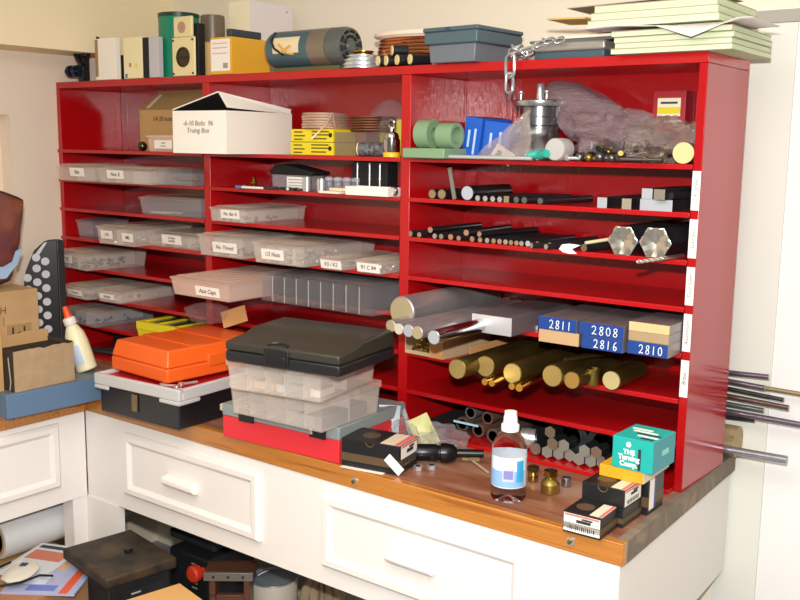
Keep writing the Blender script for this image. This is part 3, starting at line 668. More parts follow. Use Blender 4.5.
for px, lab in ((556, 'left'), (590, 'right')):
    A = at(px, 440, y=.03)
    b = MB(); b.lathe([(.030, -.004), (.046, -.004), (.048, -.002), (.048, .002), (.046, .004), (.030, .004), (.030, -.004)], 32, axis='y')
    o = b.build('steel_ring', mat('ring_steel', '5A6064', .3, .85), loc=(A.x+.028, .055, z7+.050+.0), rot=(0, 0, 0)); tag(o, 'dark steel ring standing behind the %s pile of hexagonal bars' % lab, 'ring')
# ================================================================== top compartment (k=0) and the top of the unit
Z0_ = ZK(0)+.0008
ZT = H+.0012
def place(px, py, Y, z): p = at(px, py, y=Y); p.z = z; return p
def carton(name, label, cat, A, w, d, h, m, rz=0, bevel=.0012, body='carton'):
    t = thing(name, label, cat, A, rz); b = MB(); b.box(0, w, 0, d, 0, h); b.build(body, m, t, bevel=bevel, smooth=False); return t
HAND = mat('faded_pen', '8A7A68', .7)
# ---- left bay: brown carton, tub, ball, white carton
def depth_to(t, w, px, z=0):
    lo, hi = .02, .9
    for _ in range(40):
        m = (lo+hi)/2; a = t.rotation_euler.z; P = Vector((t.location.x+w*math.cos(a)-m*math.sin(a), t.location.y+w*math.sin(a)+m*math.cos(a), t.location.z+z))-C
        if 400+F*P.dot(r2)/P.dot(fwd) < px: lo = m
        else: hi = m
    return lo
Y = .0
A = place(140.5, 151, .06, Z0_); x1 = at(192, 151, y=.06).x
t = thing('cardboard_box', 'brown cardboard box with its flap folded up, behind the white box', 'box', A)
w = x1-A.x; h = at(150, 110, y=.06).z-Z0_
MB().tray(w, .17, h, .003, 0).build('box_body', CARD, t, smooth=False)
b = MB(); b.T = Matrix.Translation((0, 0, h)) @ Matrix.Rotation(R(-38), 4, 'X'); b.add([(0, 0, 0), (w, 0, 0), (w+.03, 0, .085), (.045, 0, .085), (0, .003, 0), (w, .003, 0), (w+.03, .003, .085), (.045, .003, .085)], [(0, 1, 2, 3), (7, 6, 5, 4), (0, 4, 5, 1), (1, 5, 6, 2), (2, 6, 7, 3), (3, 7, 4, 0)])
b.build('box_flap', mat('flap_card', '94784C', .8), t, smooth=False)
b = MB(); b.T = Matrix.Translation((0, 0, h)) @ Matrix.Rotation(R(-38), 4, 'X') @ Matrix.Rotation(R(0), 4, 'Y'); b.add([(.03, -.0006, .01), (.048, -.0006, .006), (.078, -.0006, .066), (.060, -.0006, .070)], [(0, 1, 2, 3)]); b.build('tape_strip', mat('pale_tape', 'CDBBA8', .3), t, smooth=False)
text('1/4 20 buttons', .022, t, (w*.5, -.001, h*.78), FR, m=mat('brown_pen', '5C4426', .7), shear=.2)
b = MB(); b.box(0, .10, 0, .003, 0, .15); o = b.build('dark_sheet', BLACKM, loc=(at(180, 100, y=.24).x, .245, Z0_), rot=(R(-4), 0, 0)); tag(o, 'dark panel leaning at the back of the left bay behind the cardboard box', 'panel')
A = place(148, 152, .0, Z0_)
t = thing('storage_box', 'low pinkish translucent tub with label, between steel ball and white box', 'storage box', A)
w = at(176, 152, y=.0).x-A.x; MB().tray(w, .045, .046, .002, .004).build('body', PINK, t, smooth=False)
MB().ringbox(-.005, w+.002, -.004, .049, .0463, .054, .008).build('rim', PINK, t, bevel=.001)
lb = MB().box(0, w*.62, -.0008, 0, 0, .028).build('paper_label', PAPER, t, loc=(w*.25, -.0006, .010), smooth=False); text('Small\nscrews', .010, lb, (w*.31, -.001, .014), FR, shear=.2, m=HAND)
p = place(142.5, 147, .01, Z0_+.0165); o = MB().ball((0, 0, 0), .0165, n=24, m=14).build('steel_ball', mat('dark_ball', '5A5248', .12, 1), loc=p); tag(o, 'shiny dark steel ball at the foot of the cardboard box', 'ball')
# white carton standing at an angle, straddling the first divider front
A = place(176, 154.5, -.155, Z0_); B = place(230, 156.5, -.14, Z0_)
rz = R(3); w = (B-A).length; h = at(176, 111, y=-.155).z-Z0_; d = .145
A.y = -.165
t = thing('cardboard_box', 'white cardboard box with faint handwriting and lid propped open', 'box', A, rz)
DCB = dict()
WB = mat('white_card', 'F4EEE2', .7)
dd = depth_to(t, w, 292)
MB().tray(w, dd, h, .003, 0).build('box_body', WB, t, smooth=False)
for L, a in (('-6-10 Bolts  96\nTruing Box', 0),): text(L, .021, t, (w*.48, -.001, h*.62), FR, m=HAND, shear=.2)
fl = MB(); fl.add([(0, 0, 0), (w, 0, 0), (w, .21, 0), (0, .21, 0), (.0, 0, .003), (w, 0, .003), (w, .21, .003), (0, .21, .003)], [(0, 3, 2, 1), (4, 5, 6, 7), (0, 1, 5, 4), (1, 2, 6, 5), (2, 3, 7, 6), (3, 0, 4, 7)])
lv = [(0, 0, h+.002), (w*.86, 0, h+.052), (w+.003, dd*.98, h+.010), (0, dd*.98, h+.004)]
b = MB(); b.add(lv+[(x, y, z+.003) for x, y, z in lv], [(0, 3, 2, 1), (4, 5, 6, 7), (0, 1, 5, 4), (1, 2, 6, 5), (2, 3, 7, 6), (3, 0, 4, 7)])
b.build('box_lid', [WB], t, smooth=False)
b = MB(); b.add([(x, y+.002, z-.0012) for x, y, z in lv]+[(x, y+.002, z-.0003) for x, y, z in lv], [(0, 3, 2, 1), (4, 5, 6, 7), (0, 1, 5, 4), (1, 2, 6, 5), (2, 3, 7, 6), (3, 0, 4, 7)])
b.build('dark_underside', BLACKM, t, smooth=False)  # near-black layer added beneath the lid to make its underside dark
b = MB(); b.add([(w*.86, -.0006, h+.054), (w+.0032, dd*.97, h+.012), (w+.0032, dd*.97, h-.002), (w+.0032, .0, h+.008)], [(0, 3, 2, 1)]); b.build('lid_tuck', WB, t, smooth=False)
# ---- middle bay
A = place(290.5, 155.5, .015, Z0_); w = at(333, 157, y=.015).x-A.x
YB = mat('yellow_box_card', 'E6D024', .5)
for k, lab in ((0, 'lower of two yellow printed boxes next to the white box'), (1, 'upper of two yellow printed boxes next to the white box')):
    t = carton('yellow_box', lab, 'box', A+Vector((0, .002*k, .0385*k+.0003)), w-.002*k, .10, .037, YB)
    for u, v, ww in ((.08, .72, .2), (.08, .42, .26), (.08, .14, .2), (.5, .75, .4), (.5, .5, .44), (.5, .2, .34)):
        MB().box(u*w, (u+ww)*w, -.0006, 0, v*.037, v*.037+.004).build('printed_line', mat('print_dark', '5A5218', .6), t, smooth=False)
    MB().ball((w*.93, -.0006, .02), .007, .0008, .007, 14, 8).build('seal_sticker', BLACK, t)
def coil(name, label, A, R0, n, r, dz, m, wob=0, seg=64):
    b = MB()
    for k in range(n):
        rr = R0*(1+wob*math.sin(k*2.1)); b.tube([(rr*math.cos(2*math.pi*i/seg)+wob*.01*math.sin(k*5), rr*math.sin(2*math.pi*i/seg), r+k*dz) for i in range(seg)], r, 6, True)
    o = b.build(name, m, loc=A); tag(o, label, 'wire coil'); return o
c = at(313, 130, y=.07)
o = coil('wire_coil', 'silvery copper wire coil resting on the yellow boxes', Vector((A.x+w*.52, .075, Z0_+.0775)), .068, 6, .0038, .0078, mat('wire_rose', 'E8CCB8', .3, .75), .02)
b = MB(); b.tube([(.066, -.03, .0), (.078, -.048, .02), (.074, -.052, .045), (.05, -.055, .012), (.02, -.085, -.03)], .0028, 6)
o2 = b.build('wire_tail', mat('wire_rose', 'D8B8A0', .2, 1)); o2.parent = o
A2 = place(334.5, 157, .02, Z0_); w = at(366, 158, y=.02).x-A2.x
t = carton('clear_box', 'dim clear plastic box between the yellow boxes and the bulging bag', 'box', A2, w, .16, .068, clear('dim_plastic', '9A8878', .3, .15))
c2 = coil('wire_coil', 'dull brown wire coil lying on the dim clear box', Vector((A2.x+.065, .12, Z0_+.0705)), .066, 6, .0036, .0074, mat('dull_copper', '9A6A50', .35, .9), .02)
bag('plastic_bag', 'bulging clear plastic bag with something yellow in it by the second divider', 'bag', Vector((at(389, 130, y=.14).x-.005, .155, Z0_)), .075, .075, .092, 7, amp=.12, fr=1.6)
b = MB(); b.box(-.045, .04, -.015, .015, 0, .105); o = b.build('yellow_packet', mat('yellow_green_pack', 'D6D22C', .5), loc=(at(388, 130, y=.12).x, .15, Z0_+.002), rot=(R(-6), 0, R(10)), bevel=.004); tag(o, 'yellow packet inside the bulging clear bag', 'packet')
e = place(360, 150, .005, Z0_+.0205)
t = thing('cardboard_tube', 'black-sided tube with cream end lying beside the chrome fitting', 'tube', e, 0)
b = MB(); b.cyl((.0, 0, 0), (.082, .025, 0), .0195, n=28); b.build('tube_body', mat('speckled_black', '1E1E22', .5, col2='77767A', vscale=140), t)
b = MB(); b.cyl((-.0035, -.001, 0), (-.0003, -.0001, 0), .0185, n=28); b.build('end_cap', mat('cream_cap', 'E8D49A', .5), t)
p = place(391.5, 157, .01, Z0_)
t = thing('chrome_fitting', 'chrome bottle-shaped fitting with a ring on top, left of the second divider', 'fitting', p)
MB().lathe([(.024, 0), (.024, .010), (.0225, .013)], 28).build('base_ring', mat('yellow_band', 'E8B828', .4), t)
MB().lathe([(.0225, .0133), (.0235, .020), (.0235, .048), (.020, .050), (.020, .058), (.016, .066), (.007, .070), (.0055, .080), (.0, .081)], 28).build('barrel', mat('chrome', 'C4C0BC', .12, 1), t)
MB().tube([(.0105*math.cos(a*math.pi/10), 0, .090+.0105*math.sin(a*math.pi/10)) for a in range(20)], .0038, 8, True).build('ring', mat('chrome', 'C4C0BC', .12, 1), t)
# ---- right bay, top compartment
GR = mat('green_castiron', '7E9C78', .5)
A = place(402, 160.5, -.06, Z0_)
t = thing('bench_vise', 'pale green cast-iron tool base with hollow rings left in the top right bay', 'tool', A)
b = MB(); b.box(0, .135, 0, .15, 0, .026); b.build('base', GR, t, bevel=.003)
def arch(x0, x1, r0, r1, zc, y0, y1):
    b = MB(); n = 26; vs = []
    for x in (x0, x1):
        for rr in (r1, r0):
            for i in range(n):
                a = 2*math.pi*i/n; vs.append((x, (y0+y1)/2+rr*math.cos(a), zc+rr*math.sin(a)))
    fs = []
    for i in range(n):
        j = (i+1) % n
        fs += [(i, j, n+j, n+i), (2*n+i, 3*n+i, 3*n+j, 2*n+j), (i, 2*n+i, 2*n+j, j), (n+i, n+j, 3*n+j, 3*n+i)]
    return b.add(vs, fs)
arch(.018, .062, .015, .038, .0632, .02, .098).build('front_ring', GR, t, bevel=.001)
arch(.082, .132, .022, .034, .0592, .03, .098).build('rear_ring', GR, t, bevel=.001)
BLB = mat('blue_card', '1E5CC0', .45); BLB2 = mat('blue_card_dark', '184894', .5)
x = at(460, 152, y=-.0).x
for k, (px, py, dx, ww, tl, lab) in enumerate(((461, 152, 0, .055, 8, 'left blue printed box, leaning right behind the shiny rods'), (481, 153, 0, .075, 6, 'right blue printed box beside the plastic-wrapped tool'))):
    A = place(px, py, .045, Z0_)
    t = thing('blue_box', lab, 'box', A+Vector((0, 0, .0002)), 0, rot=(R(0), R(tl), R(-6+8*k)))
    h = .112-.012*k; MB().box(0, ww, 0, .13, ww*math.sin(R(tl)), h).build('carton', BLB, t, bevel=.001, smooth=False)
    for u, z0, hh in ((.25, .3, .4), (.62, .15, .6)): MB().box(ww*u, ww*u+.007, -.0006, 0, h*z0, h*(z0+hh)).build('printed_stripe', mat('pale_print', 'B8D0F0', .5), t, smooth=False)
b = MB(); b.box(0, .06, 0, .002, 0, .034); o = b.build('paper_tag', PAPER, loc=(at(489, 140, y=.01).x, .02, Z0_+.012), rot=(R(-12), R(28), 0), smooth=False); tag(o, 'white tag with green mark in front of the right blue box', 'tag')
b = MB(); b.box(.012, .026, -.0006, 0, .004, .022); o2 = b.build('green_mark', mat('green_mark', '2C8C4C', .5), smooth=False); o2.parent = o
for i, (dy, dz, lab) in enumerate(((-.035, .0, 'front one'), (-.020, .0, 'middle one'), (-.005, .0, 'rear one'))):
    e = place(428, 156, dy, Z0_+.0052); q = place(532, 159, dy, Z0_+.0052)
    b = MB(); b.cyl((0, 0, 0), (q.x-e.x, 0, 0), .0048, n=12); o = b.build('steel_rod', mat('polished_rod', 'D0D2D0', .3, .5), loc=e); tag(o, 'long shiny rod along the edge of the top right bay, %s' % lab, 'rod')
# machine tool attachment
p = place(538, 160, .11, Z0_)
t = thing('rotary_tool', 'big grey-silver machine attachment with a flange and shaft, partly wrapped', 'machine tool', p)
MT = mat('machined_steel', '8E9094', .25, .95)
MB().lathe([(.082, 0), (.082, .012), (.074, .036), (.056, .058), (.051, .070), (.051, .086), (.0535, .087), (.0535, .108), (.051, .109), (.051, .135)], 40).build('housing', MT, t, bevel=.0008)
MB().lathe([(.0, .1352), (.066, .1352), (.068, .138), (.068, .149), (.065, .152), (.0, .152)], 40).build('flange', mat('flange_steel', 'C8CCC8', .25, .9), t)
MB().lathe([(.010, .1522), (.010, .190), (.008, .194), (.0, .194)], 16).build('shaft', SHINY, t)
for dx, dy in ((-.045, -.02), (.034, -.028)):
    b = MB(); b.cyl((dx, dy, .1522), (dx, dy, .168), .0032, n=10); b.ball((dx, dy, .172), .006, n=12, m=8); b.build('knob_screw', SHINY, t)
b = MB(); b.T = Matrix.Rotation(R(-90), 4, 'X'); b.lathe([(.0, -.001), (.025, 0), (.0272, .003), (.0272, .05), (.0, .05)], 32)
o = b.build('handwheel', mat('pearly_cap', 'C6C4C0', .35, .3), loc=(at(556, 152, y=-.02).x, -.028, Z0_+.0280)); tag(o, 'round pearly metal knob in front of the machine attachment', 'knob')
TEAL = mat('teal_plastic', '2CA894', .4)
for dx, a, lab in ((-.075, .3, 'left'), (-.045, -.5, 'right')):
    b = MB(); b.cyl((0, 0, 0), (.034*math.cos(a), .034*math.sin(a), .006), .010, n=12); b.cyl((-.004, 0, -.0), (-.0005, 0, 0), .0065, n=8)
    o = b.build('teal_plug', TEAL, loc=(at(556, 152, y=-.02).x+dx, -.022+.0, Z0_+.012)); tag(o, 'small teal plastic cap beside the pearly knob, %s one' % lab, 'cap')
# film draped over the tool's left side
n = 16; b = MB(); vs = []
PA = place(476, 158, -.012, Z0_+.004); PB = place(531, 108, .018, at(531, 108, y=.018).z); PC = place(534, 158, .0, Z0_+.004)
for j in range(n):
    for i in range(n):
        u = i/(n-1); v = j/(n-1); q = (PA*(1-u)+PC*u)*(1-v)+PB*v
        k = noise.noise(Vector((u*7, v*3, 2)))*(1-v*.6); vs.append((q.x-p.x+.006*k, q.y-p.y+.014*k-.012*math.sin(math.pi*v), max(.003, q.z-p.z+.006*noise.noise(Vector((u*4, v*5, 9))))))
b.add(vs, [(j*n+i, j*n+i+1, (j+1)*n+i+1, (j+1)*n+i) for j in range(n-1) for i in range(n-1)])
o = b.build('plastic_wrap', clear('wrap_film', 'C8B8B4', .30, .08, bump=.8, bscale=24, coat=1), loc=p)
sd = o.modifiers.new('thick', 'SOLIDIFY'); sd.thickness = .0006
tag(o, 'creased clear plastic wrap hanging over the left of the machine attachment', 'plastic wrap')
# big bag of parts
px_ = at(632, 150, y=.05)
def clampbag(o, x1=None, y1=None, x0=None):
    L = o.location
    for v in o.data.vertices:
        if x1 is not None: v.co.x = min(v.co.x, x1-L.x+.003*noise.noise(v.co*40))
        if x0 is not None: v.co.x = max(v.co.x, x0-L.x+.003*noise.noise(v.co*40))
        if y1 is not None: v.co.y = min(v.co.y, y1-L.y+.003*noise.noise(v.co*40))
BAGF = clear('big_bag_film', 'A8989E', .38, .05, bump=1, bscale=34, coat=1)
A = at(603, 140, y=.07)
o = bag('plastic_bag', 'left of two big clear plastic bags of metal parts, with a pointed twisted neck', 'bag', Vector((A.x, .125, Z0_)), .105, .085, .070, 11, m=BAGF, amp=.42, fr=3.0, n=60, mm=34, peak=(Vector((-.66, .22, .72)), 2.0, 10))
clampbag(o, y1=.262)
A = at(655, 145, y=.04)
o = bag('plastic_bag', 'right of two big clear plastic bags, slumped against the side panel', 'bag', Vector((A.x+.004, .10, Z0_)), .088, .085, .056, 23, m=clear('big_bag_film2', 'B8A49C', .36, .05, bump=1, bscale=34, coat=1), amp=.45, fr=3.4, n=60, mm=34)
clampbag(o, x1=2.414, y1=.262)
rnd = random.Random(9); b = MB()
BR2 = [mat('mixed_zinc', '6C6C68', .3, .9), mat('mixed_brass', '9A8248', .35, .9), mat('mixed_dark', '2E3630', .4, .6)]
for i in range(120):
    a = rnd.uniform(0, 6.28); rr = rnd.random()**.6; x = .165*rr*math.cos(a)-.005; y = .06*rr*math.sin(a); z = .012+.045*rnd.random()*(1-rr*.6)
    b.m = rnd.choice((0, 0, 0, 1, 2)); q = rnd.random()
    if q < .15: b.ball((x, y, z), rnd.uniform(.006, .010), n=10, m=6)
    else:
        d = Vector((rnd.uniform(-1, 1), rnd.uniform(-1, 1), rnd.uniform(-.4, .4))).normalized()*rnd.uniform(.012, .026); b.cyl(Vector((x, y, z))-d, Vector((x, y, z))+d, rnd.uniform(.003, .008), n=8)
    b.v = [(v[0], v[1], max(v[2], .002)) for v in b.v]
o = b.build('metal_parts', BR2, loc=(px_.x-.01, .09, Z0_)); tag(o, 'jumble of small metal parts inside the big clear bag', 'hardware', kind='stuff')
for i, (px, r, mm, lab) in enumerate(((580, .011, BR2[0], 'leftmost silvery'), (589, .010, BR2[1], 'brassy'), (600, .012, BR2[0], 'middle silvery'), (612, .010, BR2[0], 'right silvery'), (645, .009, BR2[1], 'small brassy right'))):
    e = place(px, 155, -.02, Z0_+r+.0003)
    b = MB(); b.ball((0, 0, 0), r, n=14, m=9); b.cyl((0, 0, 0), (r*1.6, .012, -r*.3), r*.45, n=10); o = b.build('swivel_ball', mm, loc=e); tag(o, '%s ball joint on the shelf edge in front of the big bag' % lab, 'ball joint')
for i, (pxa, lab) in enumerate(((566, 'left'), (618, 'right'))):
    e = place(pxa, 160, -.03, Z0_+.005); b = MB(); b.cyl((0, 0, 0), (.035+.07*i, .004, 0), .0045, n=10); b.cyl((0, 0, 0), (.008, 0, 0), .008-.003*i, n=6)
    o = b.build('bolt', SHINY if i == 0 else BR2[0], loc=e+Vector((0, 0, .003))); tag(o, 'metal bolt lying on the shelf edge in front of the big bag, %s one' % lab, 'bolt')
e = place(683, 158, -.006, Z0_+.0245)
t = thing('wooden_dowel', 'round pale-ended wooden dowel at the right end of the top right bay', 'dowel', e)
b = MB(); b.cyl((0, 0, 0), (-.03, .2, 0), .0235, n=28, capm=1); b.build('dowel', [mat('grey_wood', '8A7458', .6), mat('pale_wood_end', 'DDBB84', .6)], t)
A = place(651.5, 135, .205, Z0_); x1 = at(684, 130, y=.205).x
zt = at(651, 91, y=.205).z
t = thing('red_box', 'red box with a white and yellow label standing upright at the back right', 'box', Vector((A.x, .205, Z0_)))
w = x1-A.x; h = zt-Z0_
MB().box(0, w, 0, .06, 0, h).build('carton', mat('crimson_card', 'A8202C', .5), t, bevel=.001, smooth=False)
MB().box(.012, w-.012, -.0007, 0, h-.062, h-.018).build('label', mat('pale_label', 'E8E4C8', .6), t, smooth=False)
MB().box(.012, w-.012, -.0013, -.0008, h-.056, h-.040).build('yellow_band', mat('yellow_print', 'DCCB2C', .6), t, smooth=False)
MB().box(.02, w-.02, -.0013, -.0008, h-.032, h-.027).build('print_line', INK, t, smooth=False)
MB().box(.03, w-.008, -.0007, 0, h-.078, h-.071).build('print_line', PAPER, t, smooth=False)
# ---- on top of the unit, left to right
def stand(px0, px1, pyt, Y, d, label, m, name='box', rz=0, z=None, body='carton', cat='box'):
    z = z or ZT
    A = place(px0, 75, Y, z); w = at(px1, 75, y=Y).x-A.x; h = at((px0+px1)/2, pyt, y=Y).z-z
    t = thing(name, label, cat, A, rz); MB().box(0, w, 0, d, 0, h).build(body, m, t, bevel=.0015, smooth=False); return t, w, h
A = place(80, 78, .02, ZT)
t = thing('work_light', 'black clamp gadget with cable and blue-glinting knobs at the left end of the top', 'clamp', A)
MB().box(-.012, .018, .0, .03, 0, .085).build('upright', BLACK, t, bevel=.002)
b = MB(); b.cyl((-.045, -.022, .035), (.03, -.022, .035), .011, n=16); b.cyl((-.028, -.022, .035), (-.014, -.022, .035), .021, n=16); b.cyl((.006, -.022, .035), (.022, -.022, .035), .021, n=16); b.build('clamp_knob', mat('blueblack', '1C2E48', .15, .6), t)
b = MB(); b.tube([(.02, 0, .055), (.0, -.004, .075), (-.018, -.004, .10), (-.018, 0, .125), (.0, .0, .14), (.035, .01, .152), (.06, .03, .155), (.09, .05, .12)], .009, 8); b.build('cable', BLACK, t)
b = MB(); b.box(-.01, .04, 0, .02, .0855, .145); b.build('head', BLACK, t, bevel=.004)
WC = mat('bright_white_card', 'F6F0E4', .6)
t, w, h = stand(96, 116, 38, .0, .022, 'tall white box with beige narrow side, near the left end of the top', WC, 'white_box')
MB().box(.0, .016, -.0008, 0, h*.08, h-.003).build('beige_strip', mat('beige_strip', '9A8058', .5), t, smooth=False)
t, w, h = stand(124, 142.5, 37, .0, .02, 'cream printed box, second upright from the left on the top', mat('cream_card', 'F2E6B8', .6), 'cream_box')
for u, v, c in ((.3, .28, 'A8986C'), (.62, .25, 'E6E24C'), (.08, .02, '4C7CC0')):
    MB().box(w*u, w*u+.012, -.0008, 0, h*v, h*(v+.1)).build('print_mark', mat('mark_'+c, c, .6), t, smooth=False)
b = MB(); b.box(0, .02, 0, .05, 0, .085); o = b.build('black_case', BLACK, loc=place(118, 76, .03, ZT), bevel=.002); tag(o, 'short black case wedged between the white box and the cream box', 'case')
t, w, h = stand(143.8, 159, 37, .0, .02, 'grey-white box with a black left half beside the green tin', mat('pale_grey_card', 'C4C2C4', .5), 'grey_box')
MB().box(-.0006, w*.38, -.0012, -.0001, 0, h).build('black_face', BLACKM, t, smooth=False)
GT = mat('green_tin', '128464', .3)
p = place(180, 75, .10, ZT)
R_ = .068
h = at(180, 12, y=.06).z-ZT
t = thing('green_tin', 'tall round green tin with white script behind the cream motor plate', 'tin', p)
MB().lathe([(R_, 0), (R_, h-.012), (R_-.002, h-.012)], 40).build('tin_body', GT, t)
MB().lathe([(R_+.0015, h-.0115), (R_+.0015, h), (R_-.004, h+.002), (R_-.005, h-.003), (0, h-.003)], 40).build('lid', mat('dark_green_lid', '0E3C30', .3), t)
for k_, s_ in enumerate('Sk'): text(s_, .062, t, (-.40*R_*1.03, -.917*R_*1.03, h*(.46-.22*k_)), (R(90), R(-15), R(-24)), m=PAPER, shear=.35, bold=.0012)
p = place(183, 75, -.0, ZT); z1 = at(185, 38, y=0).z-ZT; z2 = at(185, 16, y=0).z-ZT
t = thing('motor_plate', 'cream metal plate with two round motor openings in front of the green tin', 'motor', Vector((at(172.5, 75, y=-.001).x, -.001, ZT)), 0)
w = at(195, 75, y=0).x-at(172.5, 75, y=0).x
IV = mat('ivory_metal', 'EAD9A4', .4)
MB().box(0, w, 0, .008, 0, z1+.004).build('lower_plate', IV, t, bevel=.004, seg=3)
MB().box(w*.08, w*.88, .001, .011, z1+.0045, z2).build('upper_plate', IV, t, bevel=.003)
DK = mat('dark_bronze', '4A3C2C', .35, .6)
b = MB(); b.T = Matrix.Rotation(R(90), 4, 'X'); b.lathe([(.032, 0), (.032, .003), (.0285, .004), (.027, .001), (0, .001)], 32, (w*.5, z1*.5, 0)); b.build('rotor', DK, t)
b = MB(); b.box(w*.5-.03, w*.5+.03, -.0055, -.0042, z1*.5-.0035, z1*.5+.0035); b.build('slot', BLACK, t, smooth=False)
b = MB(); b.T = Matrix.Rotation(R(90), 4, 'X'); b.lathe([(.018, 0), (.018, .002), (.006, .002), (.006, .004), (0, .004)], 24, (w*.45, z1+(z2-z1)*.5, 0)); b.build('bearing', mat('pinkish_bearing', 'C09C88', .4, .4), t)
for x, z in ((.008, .008), (w-.008, .008), (.008, z1-.006), (w-.008, z1-.006)):
    b = MB(); b.cyl((x, -.0002, z), (x, -.003, z), .0035, n=10); b.build('screw', BLACK, t)
b = MB(); b.box(0, .028, 0, .03, 0, .165); o = b.build('black_case', BLACKM, loc=place(193, 75, .015, ZT), bevel=.003); tag(o, 'tall black case right behind the cream motor plate', 'case')
p = place(213.5, 75, .10, ZT)
t = thing('glue_jar', 'tall jar of amber fluid with dark cap beside the yellow box', 'jar', p)
MB().lathe([(.040, 0), (.042, .003), (.042, .105), (.036, .112)], 28).build('jar_body', mat('amber_plastic', 'D8B078', .3), t)
MB().lathe([(.037, .1125), (.039, .113), (.039, .195), (.036, .198), (0, .198)], 28).build('cap', mat('brown_grey_cap', '6A5C4C', .3), t)
t, w, h = stand(211, 232, 37, .0, .14, 'yellow cardboard box with a large white label, left of the blue motor', mat('yellow_carton', 'E2AA2A', .5), 'yellow_carton')
t.rotation_euler = (0, 0, 0); 
for ch in list(t.children): bpy.data.objects.remove(ch)
MB().box(0, w, 0, min(.27, depth_to(t, w, 270)), 0, h).build('carton', mat('yellow_carton', 'E2AA2A', .5), t, bevel=.0012, smooth=False)
lb = MB().box(.002, w*.92, -.0008, -.0001, .010, h-.006).build('shipping_label', PAPER, t, smooth=False)
for v in (.82, .7, .55): MB().box(.010, w*.8, -.0014, -.0009, v*h, v*h+.003).build('print_line', mat('pinkish_print', 'D8A8A0', .6), lb, smooth=False)
MB().box(w*.6, w*.82, -.0014, -.0009, .018, .034).build('barcode', mat('barcode_grey', 'A89890', .6), lb, smooth=False)
zc = ZT+h+.0012; bx_ = t.location.x+w
yx = A.x+0*A.y; A = place(229, 34, .14, zc); w = at(249, 34, y=.14).x-A.x; w2 = w
h2 = at(235, 1, y=.14).z-zc
t = thing('white_box', 'white box with a printed side, on top of the yellow cardboard box', 'box', A)
dd = depth_to(t, w, 293)
MB().box(0, w2, 0, dd, 0, h2).build('carton', mat('white_grey_card', 'E4DEDC', .6), t, bevel=.001, smooth=False)
lb = MB().box(.001, w, -.0008, -.0001, .002, h2-.002).build('printed_panel', mat('cream_print', 'F4EAC8', .6), t, smooth=False)
for i in range(4): MB().box(w*(.2+.15*i), w*(.27+.15*i), -.0014, -.0009, .01, .03+.008*(i % 2)).build('print_mark', mat('tan_print', 'B8A078', .6), lb, smooth=False)
b = MB(); b.ball((w2+.0006, dd-.03, h2-.02), .0008, .003, .003, 10, 6); b.build('hole', BLACK, t)
b = MB(); b.box(0, .022, 0, .13, 0, .022); o = b.build('black_bar', mat('slate_plastic', '2A3440', .35), loc=(bx_-.0235, .0, zc), bevel=.002); tag(o, 'small slate-black bar beside the white box on the yellow carton', 'block')
# electric motor
e0 = at(277, 68, y=.055); rM = .056
xl = at(272, 50, y=.06).x; xr = at(349, 50, y=.06).x
t = thing('electric_motor', 'blue-grey cylindrical electric motor with vented end and nameplate', 'motor', Vector((xl, .068, ZT)), 0)
MBL = mat('motor_blue', '4E6C74', .3, .3); MTA = mat('motor_tan', '8A7E6C', .35, .4); L = xr-xl
def seg(a, b_, r, m, name, r1=None, n=40):
    q = MB(); q.cyl((a*L, 0, rM+.012), (b_*L, 0, rM+.012), r, r1, n); return q.build(name, m, t, bevel=.002)
seg(.07, .6, rM, MBL, 'stator'); seg(.6005, .82, rM*1.004, MTA, 'rear_band'); 
q = MB(); zc_ = rM+.012
q.lathe([(rM*.95, .8205*L), (rM*1.0, .83*L), (rM*1.0, .955*L), (rM*.93, L), (rM*.32, L), (rM*.28, L+.004), (0, L+.004)], 40, (0, 0, 0), 'x'); q.v = [(x, y, z+zc_) for x, y, z in q.v]; q.build('end_bell', mat('bell_grey', '6E7470', .35, .5), t)
for i in range(10):
    a0 = 2*math.pi*i/10
    for rr in (.50, .76):
        q = MB(); q.tube([(L+.0012, rM*rr*math.cos(a0+s*.1), zc_+rM*rr*math.sin(a0+s*.1)) for s in range(5)], .0042, 6); q.build('vent_slot', BLACKM, t)
q = MB(); q.lathe([(0, -.005*0), (.022, 0), (.05, .03*L), (.054, .068*L), (0, .0695*L)], 32, (0, 0, 0), 'x'); q.v = [(x, y, z+zc_) for x, y, z in q.v]; q.build('drive_end', MTA, t)
q = MB(); n = 10; vs = []
for x in (.16*L, .50*L):
    for i in range(n): a = R(-118+ (i/(n-1))*0)+R(-90)*0; 
for x in (.16*L, .50*L):
    for i in range(n): a = R(165+ i*5.5); vs.append((x, (rM+.0006)*math.cos(a+R(0)), zc_+(rM+.0006)*math.sin(a)*-1))
q.add(vs, [(i, i+1, n+i+1, n+i) for i in range(n-1)]); o = q.build('nameplate', mat('nameplate', 'E8D6B0', .4), t)
q = MB(); q.box(.12*L, .95*L, -.035, .035, 0, .014); q.build('mounting_foot', mat('olive_foot', '5C5A38', .5), t, bevel=.002)
q = MB(); q.tube([(.12*L, -.03, zc_+.05), (.13*L, -.052, zc_+.025), (.2*L, -.062, zc_), (.33*L, -.066, zc_-.02)], .0035, 8); q.build('lead_wire', BLACK, t)
q = MB(); q.tube([(.26*L, -.063, zc_+.012), (.38*L, -.066, zc_-.016), (.46*L, -.064, zc_-.02)], .003, 8); q.tube([(.3*L, -.066, zc_-.012), (.42*L, -.065, zc_+.006)], .0026, 8)
q.build('wire_end', mat('yellow_wire', 'E0B040', .4), t)
